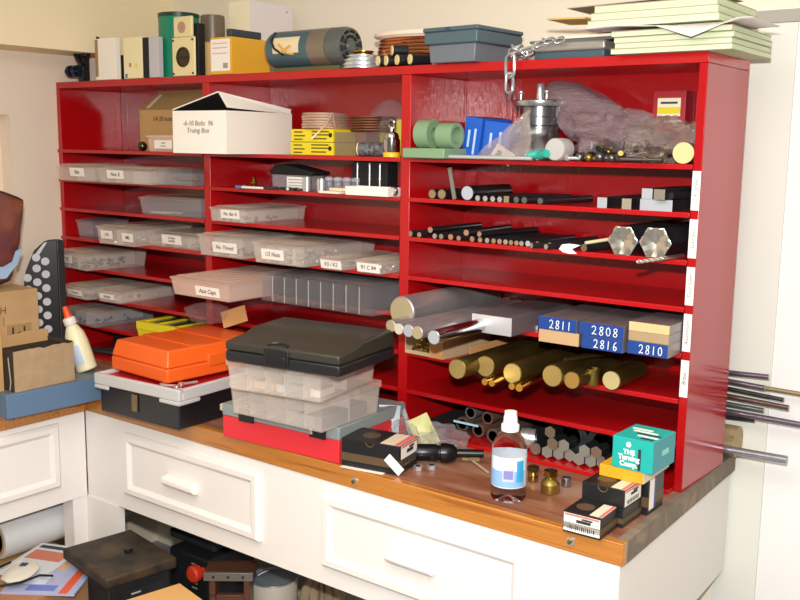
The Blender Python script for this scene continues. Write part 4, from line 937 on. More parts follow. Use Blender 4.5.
# pulleys
p = place(356, 66, .012, ZT)
t = thing('pulley_stack', 'stack of shiny round step pulleys right of the electric motor', 'pulley', Vector((p.x, .045, ZT)))
zz = 0
for i, r in enumerate((.060, .056, .046, .030)):
    MB().lathe([(0, zz), (r, zz), (r, zz+.003), (r-.006, zz+.006), (r, zz+.009), (r, zz+.012), (0, zz+.012)], 36).build('pulley', SHINY if i < 3 else BRASSB, t); zz += .0124
# copper coil
c = at(408, 50, y=.15)
b = MB(); sg = 72
for k in range(5):
    rr = .105-.002*k
    b.tube([(rr*1.15*math.cos(2*math.pi*i/sg), rr*.62*math.sin(2*math.pi*i/sg), .036+.0095*k) for i in range(sg)], .0052, 8, True)
o = b.build('copper_coil', COPPER, loc=(at(408, 50, y=.09).x+.02, .098, ZT+.002)); tag(o, 'coil of orange copper tubing lying behind the black tubes', 'coil')
b = MB(); b.tube([(.112*1.15*math.cos(2*math.pi*i/sg), .112*.6*math.sin(2*math.pi*i/sg), 0) for i in range(sg)], .0072, 8, True)
o = b.build('plastic_hose', mat('pale_hose', 'F0DCC8', .3), loc=(at(408, 50, y=.09).x+.02, .098, ZT+.091)); tag(o, 'pale clear hose ring lying on top of the copper coil', 'hose')
# black tubes
r = .0155
for px, lv, lab in ((378.5, 0, 'leftmost bottom'), (386.5, 0, 'second bottom'), (397.5, 0, 'third bottom'), (410.5, 0, 'rightmost bottom'), (392.5, 1, 'single upper')):
    z = ZT+r+.0003+(lv*r*1.7); e = place(px, 60, .0+.008*lv, z)
    t = thing('black_tube', '%s black tube with a cream end cap beside the plastic case' % lab, 'tube', e, R(-28 if lv == 0 else -40))
    Lt = {378.5: .05, 386.5: .05, 397.5: .05, 410.5: .06, 392.5: .075}[px]
    b = MB(); b.cyl((0, 0, 0), (0, Lt, 0), r*.97, n=24); b.build('tube_body', BLACK, t)
    b = MB(); b.cyl((0, -.003, 0), (0, -.0003, 0), r*.86, n=24); b.build('end_cap', mat('cream_cap', 'E8D49A', .5), t)
# blue-grey case
CG = mat('slate_blue_plastic', '4C6068', .4)
A = place(430, 63, -.02, ZT); w = at(476, 60, y=-.02).x-A.x; h = at(425, 29, y=-.02).z-ZT
t = thing('tool_case', 'slate-blue plastic tool case in the middle of the top', 'case', A, R(-3))
d = .195; MB().box(0, w, 0, d, 0, h*.52, -.004, -.002).build('base', mat('slate_grey_plastic', '6A7078', .4), t, bevel=.003)
MB().box(-.014, w+.014, -.010, d, h*.5203, h*.88).build('lid', CG, t, bevel=.004)
MB().box(-.017, w+.017, -.012, d, h*.8803, h*1.0).build('lid_rim', CG, t, bevel=.003)
MB().box(w*.42, w*.52, -.0145, -.0122, h*.885, h*.985).build('latch', mat('deep_blue', '28406C', .4), t, bevel=.001)
# thin grey case right
A = place(534, 58, .02, ZT); w = at(604, 56, y=.02).x-A.x
t = thing('tool_case', 'flat grey-silver case on the top between chain and green-edged pads', 'case', A)
h = at(560, 42, y=.02).z-ZT
MB().box(0, w, 0, .14, 0, h*.45).build('base', mat('teal_grey', '3E5660', .4), t, bevel=.003)
MB().box(-.002, w+.002, -.003, .142, h*.453, h).build('lid', mat('silver_case', 'A8A29A', .3, .5), t, bevel=.005, seg=3)
zz = ZT+h+.001
for k, (c, ww, dz, lab) in enumerate((('5A6468', .30, .006, 'dark flat sheet'), ('EADFC4', .2, .007, 'cream leaflet'),)):
    b = MB(); b.box(0, ww, 0, .13, 0, dz); o = b.build('paper_stack', mat('sheet_'+c, c, .6), loc=(A.x-.02+.03*k, A.y+.01, zz), bevel=.001, smooth=False); zz += dz+.001
    tag(o, '%s lying on the flat grey-silver case' % lab, 'paper')
# pads
def pad(x0, x1, y0, y1, z, hh, label, rz=0):
    t = thing('paper_pad', label, 'paper pad', (x0, y0, z), rz)
    MB().box(0, x1-x0, 0, y1-y0, 0, hh-.0022).build('pages', mat('pale_green_pages', 'D2DEBE', .7, col2='BCCCA4', vscale=60, stretch=(.1, .1, 6)), t, smooth=False)
    MB().box(-.001, x1-x0+.001, -.001, y1-y0+.001, hh-.0021, hh-.0004).build('cover', mat('pad_cover', 'A89878', .6), t, smooth=False)
    return t
zz = ZT
o_ = ['lowest', 'second lowest', 'third', 'fourth']
for k in range(4):
    pad(2.225+.004*((k*2) % 3), 2.502-.003*(k % 2), -.028+.003*(k % 3), .24, zz, .0125, '%s green-edged pad in the lower stack at the right end of the top' % o_[k]); zz += .0128
b = MB(); n = 14; mm_ = 8; vs = []
for j in range(mm_):
    for i in range(n):
        u = i/(n-1); v = j/(mm_-1); x = 2.16+u*.385; y = -.05+v*.2
        dz = -.030*max(0, 1-abs(u-.70)/.22)*(1-v)**2+.004*math.sin(u*8)
        if j == 0 and u > .5: y -= .02*max(0, 1-abs(u-.72)/.2)
        vs.append((x, y, .006+dz if (dz > -.002 or y < -.03) else .006+dz*.0))
b.add(vs, [(j*n+i, j*n+i+1, (j+1)*n+i+1, (j+1)*n+i) for j in range(mm_-1) for i in range(n-1)])
o = b.build('loose_sheet', mat('pinkish_sheet', 'E2D8D4', .6), loc=(0, 0, zz)); sd = o.modifiers.new('thick', 'SOLIDIFY'); sd.thickness = .0012; tag(o, 'curled whitish sheet drooping between the two stacks of pads', 'paper')
zz += .010
zu = zz
for k in range(3):
    pad(2.165+.006*k, 2.470-.004*k, -.03+.004*k, .235, zz, .0165, '%s green-edged pad in the upper stack at the right end' % ['bottom', 'middle', 'top'][k]); zz += .0168
b = MB(); b.box(0, .36, 0, .16, 0, .0025); o = b.build('loose_sheet', mat('grey_sheet', 'B4AA9C', .7), loc=(2.10, -.012, zz), rot=(0, R(-1.2), 0)); tag(o, 'greyish loose sheet lying on the upper stack of pads', 'paper')
b = MB(); b.box(0, .10, 0, .12, 0, .004); o = b.build('manila_folder', mat('manila', 'C8A45C', .7), loc=(2.052, -.02, zu+.027), rot=(0, R(2), 0)); tag(o, 'manila folder edge poking out left of the upper pads', 'folder')
# chain on the edge
CHN = mat('zinc_chain', 'D0D2D4', .25, .85)
def link(c, L, Wd, r, rot):
    pts = []
    for i in range(20):
        a = 2*math.pi*i/20; x = Wd*math.cos(a); z = (L-Wd)*(1 if math.sin(a) > 0 else -1)*(1 if abs(math.sin(a)) > .01 else 0)+Wd*math.sin(a)
        pts.append((x, 0, z))
    b = MB(); b.T = Matrix.Rotation(0, 4, 'X'); b.tube(pts, r, 8, True); return b
A = place(512, 60, -.012, ZT); rnd = random.Random(2)
t = thing('chain', 'short zinc chain heaped on the top edge with two links hanging down', 'chain', Vector((A.x, -.012, ZT)))
link(0, .028, .0125, .0042, 0).build('chain_link', CHN, t, loc=(-.002, -.0045, -.014))
link(0, .024, .0095, .0042, 0).build('chain_link', CHN, t, loc=(-.002, -.0045, -.056), rot=(0, 0, R(60)))
for i in range(12):
    x = rnd.uniform(-.03, .03); y = rnd.uniform(.016, .035); z = .009+.026*rnd.random()*(1-abs(x)/.06)
    link(0, .016, .0095, .0036, 0).build('chain_link', CHN, t, loc=(x, y, z), rot=(rnd.uniform(.9, 2.2), rnd.uniform(-.5, .5), rnd.uniform(0, 3)))
for i in range(7):
    u = i/6; link(0, .012, .006, .0022, 0).build('chain_link', CHN, t, loc=(.038+.085*u, .012, .016+.026*min(1, u*2.2)), rot=(1.57*(i % 2), 1.35, .2))
# ---- second row of the middle bay (k=1)
z1 = ZK(1)+.0008
e = place(237, 187.5, -.01, z1+.004); t = thing('pen', 'white and blue pen lying at the left of the middle bay\'s second row', 'pen', e, R(2))
b = MB(); b.cyl((.022, 0, 0), (.11, 0, 0), .0038, n=10); b.build('barrel', PAPER, t); b = MB(); b.cyl((-.004, 0, 0), (.0218, 0, 0), .0046, .004, n=10); b.build('cap', mat('pen_blue', '4C8CC8', .3), t)
p = place(254, 186, .03, z1); b = MB(); b.lathe([(.010, 0), (.011, .004), (.006, .008), (.010, .014), (.010, .020), (.005, .023), (.005, .028), (.0065, .032), (.004, .037), (0, .038)], 16); o = b.build('brass_fitting', BRASSB, loc=p); tag(o, 'small brass fitting standing behind the white and blue pen', 'fitting')
o2 = MB().ball((0, 0, 0), .006, n=10, m=6).build('brass_nut', BRASSB, loc=place(245, 184, .03, z1+.006)); tag(o2, 'tiny brass nut left of the small brass fitting', 'nut')
rnd = random.Random(31); b = MB()
for i in range(26):
    x = rnd.uniform(0, .13); y = rnd.uniform(0, .04); a = rnd.uniform(0, 3); l = .008; b.cyl((x-l*math.cos(a), y-l*math.sin(a), .0055), (x+l*math.cos(a), y+l*math.sin(a), .0055), rnd.uniform(.002, .0045), n=6)
o = b.build('loose_fittings', BR2[0], loc=place(262, 189, .0, z1-.0005)); tag(o, 'loose small fittings scattered before the dark clear-lidded case', 'hardware', kind='stuff')
A = place(272, 189, .05, z1); w = at(306, 191, y=.05).x-A.x
t = thing('storage_box', 'low smoky case with a white printed label under a black lid', 'storage box', A)
MB().tray(w, .08, .045, .002, .002).build('body', FROST2, t, smooth=False)
b = MB(); b.T = Matrix.Translation((0, 0, 0)); b.prism([(-.012, .046), (w+.025, .046), (w+.03, .056), (.05, .078), (.01, .074), (-.01, .056)], 0, .08, 'y'); b.build('lid', BLACKM, t, bevel=.003)
lb = MB().box(w*.45, w*.98, -.001, -.0002, .006, .040).build('printed_label', PAPER, t, smooth=False)
for q in range(3): MB().box(w*.5, w*.92, -.0016, -.0011, .012+.009*q, .015+.009*q).build('print_line', mat('grey_print', 'A0A0A4', .6), lb, smooth=False)
for px, hh, lab in ((307, .043, 'larger'), (321.5, .040, 'smaller')):
    p = place(px, 193, .015, z1); b = MB(); b.lathe([(.0125, 0), (.0135, .001), (.0135, hh-.001), (.0125, hh), (.007, hh), (.0065, hh-.004), (0, hh-.004)], 24)
    o = b.build('steel_sleeve', SHINY, loc=p); tag(o, '%s upright steel sleeve beside the smoky case' % lab, 'sleeve')
for i in range(4):
    p = place(329+9.0*i, 192, .05, z1); t = thing('plastic_vial', 'clear little vial, %s from the left in the row behind the white trays' % ['first', 'second', 'third', 'fourth'][i], 'vial', p)
    MB().lathe([(.0125, 0), (.013, .001), (.013, .034)], 18).build('vial_body', clear('vial_plastic', 'B8C4D0', .3, .1), t); MB().lathe([(.0135, .0343), (.0135, .042), (.009, .045), (0, .046)], 18).build('cap', clear('vial_cap_plastic', 'C8D0DA', .5, .15), t)
A = place(318.5, 194, -.03, z1); b = MB(); b.box(0, .078, 0, .05, 0, .007); o = b.build('plastic_tray', mat('cream_tray', 'EFE2CC', .5), loc=A, bevel=.0015); tag(o, 'thin cream tray, left and lowest of the white trays', 'tray')
b = MB(); b.box(0, .07, 0, .04, 0, .0085); o = b.build('plastic_tray', mat('cream_tray2', 'E6D2B4', .5), loc=place(329, 190, -.015, z1+.0078), bevel=.0015); tag(o, 'cream tray stacked on the thin lowest tray', 'tray')
A = place(345, 196, -.03, z1); w = at(388, 198, y=-.03).x-A.x; b = MB(); b.tray(w, .06, .024, .003, .001); o = b.build('plastic_tray', mat('white_tray', 'F0EBE4', .5), loc=A); tag(o, 'white rectangular tray in front of the black pin block', 'tray')
A = place(352, 190, .05, z1); w = at(387, 190, y=.05).x-A.x
t = thing('pin_block', 'black block with three upright silver pins behind the white tray', 'block', A)
MB().box(0, w, 0, .05, 0, .092).build('block', BLACKM, t, bevel=.002)
for u in (.18, .53, .82):
    b = MB(); b.lathe([(.003, .018), (.0032, .04), (.0042, .041), (.0042, .047), (.003, .048), (.003, .083), (.0042, .084), (.0035, .088), (0, .0885)], 12, (w*u, -.0035, 0)); b.build('pin', SHINY, t)
for px, z, lab in ((393.5, .014, 'left'), (397.5, .028, 'right')):
    b = MB(); b.lathe([(.010, -.006), (.013, -.003), (.013, .004), (.008, .008), (0, .008)], 20, axis='y'); o = b.build('chrome_bead', mat('chrome', 'C4C0BC', .12, 1), loc=(at(393.5 if lab == 'left' else 396.5, 190, y=0 if lab == 'left' else .03).x, 0 if lab == 'left' else .03, z1+.0135)); tag(o, 'little chrome knob beside the second divider, %s one' % lab, 'knob')
# ================================================================== on the worktop
ZW = .0012
def gp(px, py, z=ZW): return at(px, py, z=z)
def quadbox(name, label, cat, pl, pr, depth, pyt, m, z=ZW, rz=None, bevel=.0015, part='carton', h=None):
    A = gp(*pl, z=z); B = gp(*pr, z=z); w = (B-A).length; a = math.atan2(B.y-A.y, B.x-A.x) if rz is None else rz
    h = h or height(A, pyt)-z
    t = thing(name, label, cat, A, a)
    if m: MB().box(0, w, 0, depth, 0, h).build(part, m, t, bevel=bevel, smooth=False)
    return t, w, h
# --- tray, cartons, glue, perforated speaker, cushion at the left
SLT = mat('slate_blue_paint', '5C7896', .5)
A = gp(7.5, 420); B = gp(100, 400)
t = thing('plastic_tray', 'slate-blue shallow box under the cardboard boxes at the left', 'tray', (B.x, B.y, ZW), math.atan2(A.y-B.y, A.x-B.x)+math.pi)
Lq = (A-B).length
b = MB(); b.box(-Lq, .05, 0, .24, 0, .071); b.build('tray_body', SLT, t, bevel=.002)
b = MB(); b.box(-Lq+.003, .047, .003, .237, .0712, .0735); b.build('rim', mat('slate_grey_top', '6E7682', .5), t)
zt = ZW+.0737
A = gp(15.5, 393, zt); B = gp(75, 380, zt)
az = math.atan2(B.y-A.y, B.x-A.x); w = (B-A).length; h = height(B, 341)-zt
t = thing('cardboard_box', 'open torn-topped cardboard box on the slate-blue box', 'box', (A.x, A.y, zt+.0005), az)
b = MB(); n = 12; rnd = random.Random(5)
vs = []; 
for i in range(n+1): u = i/n; vs.append((w*u, 0, 0))
for i in range(n+1): u = i/n; vs.append((w*u, 0, h-.006+.006*rnd.random()))
for i in range(2*(n+1)): x, y, z = vs[i]; vs.append((x, .003, z))
N1 = n+1; fs = []
for i in range(n): fs += [(i, i+1, N1+i+1, N1+i), (2*N1+i+1, 2*N1+i, 3*N1+i, 3*N1+i+1), (N1+i, N1+i+1, 3*N1+i+1, 3*N1+i), (i+1, i, 2*N1+i, 2*N1+i+1)]
b.add(vs, fs); b.build('front_wall', CARDG, t, smooth=False)
b = MB(); b.box(0, w, .0032, .13, 0, .003); b.box(0, .003, .0032, .13, .003, h); b.box(w-.003, w, .0032, .13, .003, h); b.build('box_body', mat('dark_card', '3C3024', .8), t, smooth=False)
b = MB(); n = 10; vs = [(w*i/n*1.0, .127, 0) for i in range(n+1)]+[(w*i/n, .127, h+.020+.006*rnd.random()) for i in range(n+1)]; vs += [(x, y+.003, z) for x, y, z in vs]; N1 = n+1; fs = []
for i in range(n): fs += [(i, i+1, N1+i+1, N1+i), (2*N1+i+1, 2*N1+i, 3*N1+i, 3*N1+i+1), (N1+i, N1+i+1, 3*N1+i+1, 3*N1+i)]
b.add(vs, fs); b.build('rear_wall', mat('torn_card', 'C09868', .8), t, smooth=False)
MB().box(.004, w-.004, .012, .12, .0035, h-.012).build('black_liner', BLACKM, t, smooth=False)
b = MB(); b.tube([(-.0045, .02, .004), (-.0055, .012, .03), (-.0045, .018, .07), (-.0055, .02, h-.02)], .0018, 6); b.build('strap', mat('pale_strap', 'A8A088', .6), t)
# carton with the letters behind it
A = gp(41, 366, zt); 
P0 = at(0, 345, x=A.x-.10); 
t = thing('cardboard_box', 'cardboard box marked L-1 behind the torn-topped one', 'box', (.505, -.695, zt+.0005), R(88))
hb_ = .262
MB().box(0, .262, 0, .15, 0, hb_).build('carton', mat('pale_carton', 'BE9C70', .8, col2='B49264', vscale=10), t, bevel=.002, smooth=False)
text('L-1', .040, t, (.195, -.0014, .1335), FR, m=mat('dark_brown_print', '3A2A1C', .7), bold=.0009, ext=.0004)
text('TRRMH', .030, t, (.105, -.0006, .205), FR, m=mat('brown_print', '6A5034', .7), shear=.1)
for i in range(4): MB().box(.09+.018*i, .093+.018*i, -.0008, 0, .155, .185).build('printed_bar', mat('tan_bar_print', '8A6C48', .7), t, smooth=False)
MB().box(.155, .235, -.0007, -.0001, .109, .158).build('print_panel', mat('tan_panel', 'A8865A', .8), t, smooth=False)
for ch in [c for c in t.children if c.name.startswith('lettering')]: ch.location.y = -.0016
o = MB().box(0, .05, 0, .012, 0, .24).build('cardboard_strip', CARD, loc=(.66, -.70, zt+.001), rot=R(80), smooth=False); tag(o, 'edge of a tall cardboard piece cut off by the left frame edge', 'cardboard')
# cushion / bag hanging over
ol = [(-.60, .640), (-.476, .628), (-.403, .600), (-.412, .545), (-.424, .480), (-.440, .420), (-.458, .352), (-.52, .334), (-.60, .334)]
cy_, cz_ = -.50, .49
b = MB(); vs = []; fs = []; NN = 36
import itertools
def outl(u):
    k = u*len(ol); i = int(k) % len(ol); f = k-int(k); a = ol[i]; c = ol[(i+1) % len(ol)]; return a[0]+(c[0]-a[0])*f, a[1]+(c[1]-a[1])*f
rings = [(1, 0), (.93, .022), (.78, .040), (.5, .055), (.2, .060)]
for sd in (1, -1):
    for q, x in rings:
        for i in range(NN):
            y, z = outl(i/NN); yy = cy_+(y-cy_)*q; zz_ = cz_+(z-cz_)*q
            vs.append((sd*(x+.006*noise.noise(Vector((yy*22, zz_*22, sd)))*(q < 1)), yy, zz_))
for si in (0, 1):
    o0 = si*len(rings)*NN
    for k in range(len(rings)-1):
        for i in range(NN):
            q = (o0+k*NN+i, o0+k*NN+(i+1) % NN, o0+(k+1)*NN+(i+1) % NN, o0+(k+1)*NN+i); fs.append(q if si else q[::-1])
    q = tuple(o0+(len(rings)-1)*NN+i for i in range(NN)); fs.append(q if si else q[::-1])
b.add([(x, y-cy_, z-.3335) for x, y, z in vs], fs)
o = b.build('fabric_bag', mat('brown_satin', '8A5238', .35, col2='5A3040', vscale=8), loc=(.40, cy_, ZW+.0737+.2625+.0005))
tag(o, 'shiny brown fabric bag with dark purple piping resting on the L-1 box', 'bag')
b = MB(); b.tube([(0, y-cy_, z-.3335) for y, z in [outl(i/40) for i in range(40)]], .0055, 6, True); q = b.build('piping', mat('plum_piping', '3A1C2C', .5)); q.parent = o
b = MB(); b.add([(.052, -.0, .10), (.045, .065, .12), (.050, .045, .075), (.054, -.0, .03), (.054, -.06, .03), (.052, -.06, .10)], [(0, 5, 4, 3, 2, 1)]); q = b.build('blue_patch', mat('sky_patch', '9CB8D4', .4), smooth=False); q.parent = o
o.location.z = .3395
# perforated black panel
p0 = at(25, 330, x=.12); 
t = thing('perforated_panel', 'tall curved black panel with rows of white dots beside the red shelves', 'panel', (.10, -.142, ZW), R(56))
pr = [(-.085, 0), (-.088, .10), (-.082, .20), (-.066, .29), (-.036, .355), (.0, .385), (.018, .39), (.045, .392), (.045, 0)]
pr = [(x, z*1.12) for x, z in pr]
MB().prism(pr, 0, .03, 'y').build('panel_body', BLACK, t, bevel=.003)
PD = mat('dot_white', 'D0D2DA', .5)
k = 0
for x, zs in ((-.060, (.10, .145, .19, .232, .270)), (-.028, (.122, .166, .21, .255, .30, .335)), (.002, (.10, .145, .19, .235, .28, .322))):
    for z in zs:
        b = MB(); z *= 1.12; b.cyl((x, -.0003, z), (x, -.002, z), .0142, n=18); b.build('dot', PD, t)
b = MB(); b.prism([(-.036, .381), (-.026, .372), (.012, .431), (.0, .428)], -.0018, -.0002, 'y'); b.build('white_band', PD, t, smooth=False)
b = MB(); b.prism([(.0465, 0), (.068, 0), (.068, .432), (.0465, .4385)], .002, .03, 'y'); b.build('side_shell', BLACKM, t, smooth=False)
# glue bottle, leaning
A = gp(91, 372, zt+.0)
t = thing('glue_bottle', 'white glue bottle with orange cap leaning by the cardboard box', 'bottle', (.635, -.345, zt-.004), 0)
t.scale = (1.12, 1.12, 1.12)
t.rotation_euler = (R(10), R(-15), R(0))
MB().lathe([(.026, .008), (.029, .011), (.030, .09), (.027, .115), (.018, .135), (.0135, .142)], 28).build('bottle_body', mat('glue_cream', 'F0E6C0', .35), t)
MB().lathe([(.0165, .1425), (.0175, .144), (.0175, .162), (.011, .165)], 24).build('collar', WHITE, t)
MB().lathe([(.0115, .1653), (.0095, .175), (.0075, .192), (.005, .197), (0, .1975)], 20).build('cap', mat('orange_cap', 'F05020', .35), t)
b = MB(); b.T = Matrix(); lbv = []
for z in (.03, .085):
    for i in range(8): a = R(-130+i*14); lbv.append((.0306*math.cos(a), .0306*math.sin(a), z))
b.add(lbv, [(i, i+1, 9+i, 8+i) for i in range(7)]); b.build('label', mat('pale_blue_label', 'C8D4E8', .5), t)
# --- black tool box with grey rim, orange case on it
A = gp(101, 411); B = gp(180, 430.6); Cc = gp(226, 416)
az = math.atan2(B.y-A.y, B.x-A.x); w = (B-A).length; hb = height(B, 397)-ZW
d = .30
t = thing('tool_box', 'black metal tool box with light grey rim at the front left of the worktop', 'tool box', (A.x, A.y, ZW), az)
MB().box(0, w, 0, d, 0, hb-.012).build('body', mat('black_enamel', '1A1C20', .28), t, bevel=.004)
b = MB(); b.ringbox(-.012, w+.012, -.012, d+.012, hb-.0118, hb+.022, .014)
for xa, xb in ((-.012, .05), (w-.07, w+.012)): b.box(xa, xb, -.0122, -.0045, hb-.024, hb-.0119)
b.box(w+.0045, w+.0122, -.012, .07, hb-.024, hb-.0119)
o = b.build('rim', mat('grey_rim_plastic', 'C6C4C2', .4), t, bevel=.004, seg=3)
for u0, u1 in ((.16, .70),):
    pass
MB().box(.003, w-.003, .003, d-.003, hb-.0116, hb+.012).build('tray_floor', mat('red_tray', 'B41820', .4), t, smooth=False)
b = MB(); b.lathe([(0, 0), (.013, 0), (.014, .002), (.012, .005), (0, .006)], 20); b.T = Matrix()
lt = MB(); lt.T = Matrix.Rotation(R(90), 4, 'X'); lt.box(w*.46-.012, w*.46+.012, hb-.072, hb-.020, .0003, .006); lt.build('latch', mat('aged_brass', '8A7A58', .35, .8), t, bevel=.004, seg=3)
for x, y, a in ((w*.75, .012, .4), (w*.9, .016, -.4), (w+.0-.05, .05, 1.2)):
    b = MB(); b.cyl((0, 0, 0), (.05*math.cos(a), .05*math.sin(a), 0), .004, n=8); b.cyl((0, 0, -.004), (0, 0, .005), .0085, n=12)
    o = b.build('wrench', SHINY, t, loc=(x, y+.004, hb+.018))
    o.name = 'tool'
zo = ZW+hb+.0225
A2 = gp(110, 369, zo); B2 = gp(166, 384.5, zo); B3 = gp(228, 365, zo)
rzo = R(9)
OR = mat('orange_plastic', 'F06420', .32)
w2 = .262; d2 = .36
t2 = thing('tool_case', 'bright orange plastic case lying on the black tool box', 'case', (A2.x+.002, A2.y+.004, zo+.0004), math.atan2(B2.y-A2.y, B2.x-A2.x))
w2 = (B2-A2).length; h2 = height(B2, 353)-zo
b = MB(); b.box(0, w2, 0, d2, 0, h2*.45); b.build('lower_shell', OR, t2, bevel=.006, seg=3)
b = MB(); b.box(0, w2, 0, d2, h2*.46, h2, .012, .012); 
b.build('upper_shell', OR, t2, bevel=.006, seg=3)
for y in (.10, .22): MB().box(.016, w2-.016, y, y+.05, h2+.0002, h2+.003).build('raised_panel', OR, t2, bevel=.002)
b = MB(); b.box(w2-.008, w2+.004, d2*.40, d2*.66, h2*.3, h2*.7); b.build('handle', OR, t2, bevel=.003)
# --- red/grey base case, two organizers and black case
A = gp(223, 436); B = gp(339, 464); az = math.atan2(B.y-A.y, B.x-A.x); w = (B-A).length
hr = height(B, 441)-ZW; hg = height(B, 428)-ZW
t = thing('tool_case', 'flat case with red base and grey lid under the clear organizer boxes', 'case', (A.x, A.y, ZW), az)
MB().box(0, w, 0, .30, 0, hr).build('base', mat('red_plastic', 'E2303A', .4), t, bevel=.002)
GY = mat('grey_green_plastic', '8C9494', .45)
MB().box(-.001, w+.001, -.001, .301, hr+.0003, hg).build('lid', GY, t, bevel=.003)
for u in (.16, .77):
    l = MB(); l.box(w*u, w*u+.052, -.0065, -.0012, hr-.004, hg-.002); o = l.build('latch', BLACK, t, bevel=.001)
for u in (.77,):
    b = MB(); b.box(w*u+.002, w*u+.012, -.008, -.0066, hr+.004, hg-.008); b.build('latch_glint', SHINY, t, bevel=.0008)
MB().box(-.012, -.0015, .0, .04, hr+.01, hg-.004).build('end_tab', mat('tab_cream', 'B8AE94', .5), t, bevel=.003)
zc = ZW+hg
LATM = clear('latch_plastic', 'F0E8E0', .10, .2, edge=.1)
def organizer(label, pl, pr, pyt, zb, d=.235, back=0, body=FROST):
    A = gp(*pl, z=zb); B = gp(*pr, z=zb); w = (B-A).length; az = math.atan2(B.y-A.y, B.x-A.x); h = height(B, pyt)-zb
    t = thing('storage_box', label, 'storage box', (A.x, A.y, zb+.0005), az, 'clear organizer boxes stacked on the worktop')
    MB().tray(w, d, h*.78, .002, .005).build('body', body, t, bevel=.0008, smooth=False)
    b = MB(); b.box(-.004, w+.004, -.004, d+.004, h*.78+.0003, h); b.build('lid', FROSTL, t, bevel=.0025)
    for i in range(4): MB().box(w*(i+1)/5-.001, w*(i+1)/5+.001, .008, d-.008, .0025, h*.76).build('divider', FROSTD, t, smooth=False)
    MB().box(.008, w-.008, d*.5-.001, d*.5+.001, .0025, h*.76).build('long_divider', FROSTD, t, smooth=False)
    for u in (.22, .66): MB().box(w*u, w*u+.05, -.0085, -.0043, h*.55, h*.97).build('latch', LATM, t, bevel=.0012)
    MB().box(w*.28, w*.92, .0008, .0035, h*.10, h*.42).build('handle', LATM, t, bevel=.001)
    return t, w, h
t, w, h = organizer('lower of two clear organizer boxes stacked under the black case', (231, 413), (322, 434), 399, zc, .24)
b = MB(); rnd = random.Random(3)
for i in range(26):
    x = .014+rnd.random()*.04; y = .014+rnd.random()*.05; z = .008+.03*rnd.random(); b.cyl((x, y, z), (x, y, z+.005), .005, n=6)
o = b.build('hex_nuts', NUTS, loc=t.location, rot=tuple(t.rotation_euler), smooth=False); tag(o, 'shiny nuts in the left cell of the lower organizer box', 'hardware', kind='stuff')
b = MB(); b.box(.22, w-.012, .012, .20, .004, .036); o = b.build('dark_parts', mat('slate_parts', '5C6470', .6), loc=t.location, rot=tuple(t.rotation_euler), smooth=False); tag(o, 'dark grey pieces filling the right cells of the lower organizer box', 'hardware', kind='stuff')
z2 = zc+h+.001
t, w, h = organizer('upper of two clear organizer boxes stacked under the black case', (228, 389), (321, 404), 372, z2, .262)
for u, c, a, bb in ((.12, 'D8A870', .22, .42), (.42, 'C8C0B8', .46, .56), (.7, 'E0D8D4', .82, .92)):
    q = MB(); q.box(w*a, w*bb, .03, .10, .004, h*.28); o = q.build('small_packet', mat('packet_'+c, c, .6), loc=t.location, rot=tuple(t.rotation_euler)); tag(o, {'D8A870': 'tan packet', 'C8C0B8': 'grey packet', 'E0D8D4': 'pale packet'}[c]+' inside the upper clear organizer box', 'packet')
z3 = z2+h+.0015
A = gp(225, 361, z3); B = gp(339, 378.5, z3); az = math.atan2(B.y-A.y, B.x-A.x); w = (B-A).length; h = height(B, 357)-z3
t = thing('tool_case', 'black plastic case with sloping olive-sheened lid on the clear organizers', 'case', (A.x, A.y, z3+.0004), az)
BC = mat('black_case_plastic', '1E2022', .32); BL = mat('black_lid_plastic', '34322A', .36)
d = .26
MB().box(0, w, 0, d, 0, h*.55).build('base', BC, t, bevel=.006, seg=3)
pr = [(0, h*.56), (0, h), (.05, h+.006), (.08, h+.009), (.11, h+.019), (.240, h+.024), (.255, h+.014), (.26, h*.56)]
b = MB(); b.prism(pr, 0, w, 'x'); b.build('lid', BL, t, bevel=.006, seg=3)
MB().box(w*.36, w*.58, -.004, -.0005, h*.22, h*.95).build('latch_plate', BC, t, bevel=.002)
MB().box(w*.385, w*.555, -.0075, -.0042, h*.12, h*.62).build('latch', BLACK, t, bevel=.002)
b = MB(); b.T = Matrix.Translation((w*.46, .012, h+.002)); b.tube([(.028*math.cos(a/10*math.pi), .02*math.sin(a/10*math.pi)-.004, .004*math.sin(a/10*math.pi)) for a in range(11)], .003, 6); b.build('thumb_recess', BC, t)
# --- black cartons
BK = mat('black_carton', '1C1C1E', .4); BRB = mat('brown_band', '5C4830', .5)
PINKR = mat('salmon_print', 'E07068', .6)
def black_carton(label, A, w, d, h, rz, side='right', band=True, topl=True, group=None):
    t = thing('black_carton', label, 'box', A, rz)
    MB().box(0, w, 0, d, 0, h).build('carton', BK, t, bevel=.001, smooth=False)
    if band:
        MB().box(.0, w, -.0006, -.0001, h*.22, h*.5).build('brown_band', BRB, t, smooth=False)
        MB().box(w+.0001, w+.0006, 0, d, h*.22, h*.5).build('brown_band', BRB, t, smooth=False)
    b = MB(); b.tube([(w*.5+.011*math.cos(math.pi+i*math.pi/10), -.0007, h-.001+.011*math.sin(math.pi+i*math.pi/10)) for i in range(11)], .0006, 5); b.build('thumb_notch', mat('notch_tan', '8A6A48', .6), t)
    if topl:
        b = MB(); b.box(w*.66, w-.001, .006, d-.008, h+.0001, h+.0007); l = b.build('label', mat('label_beige', 'E4D2B8', .6), t, smooth=False)
        MB().box(w*.9, w-.002, .006, d-.008, h+.0008, h+.0012).build('red_stripe', PINKR, l, smooth=False)
        b = MB(); b.cyl((w*.36, d*.5, h+.0001), (w*.36, d*.5, h+.0007), d*.22, n=24); b.build('emblem', BRB, t)
    return t
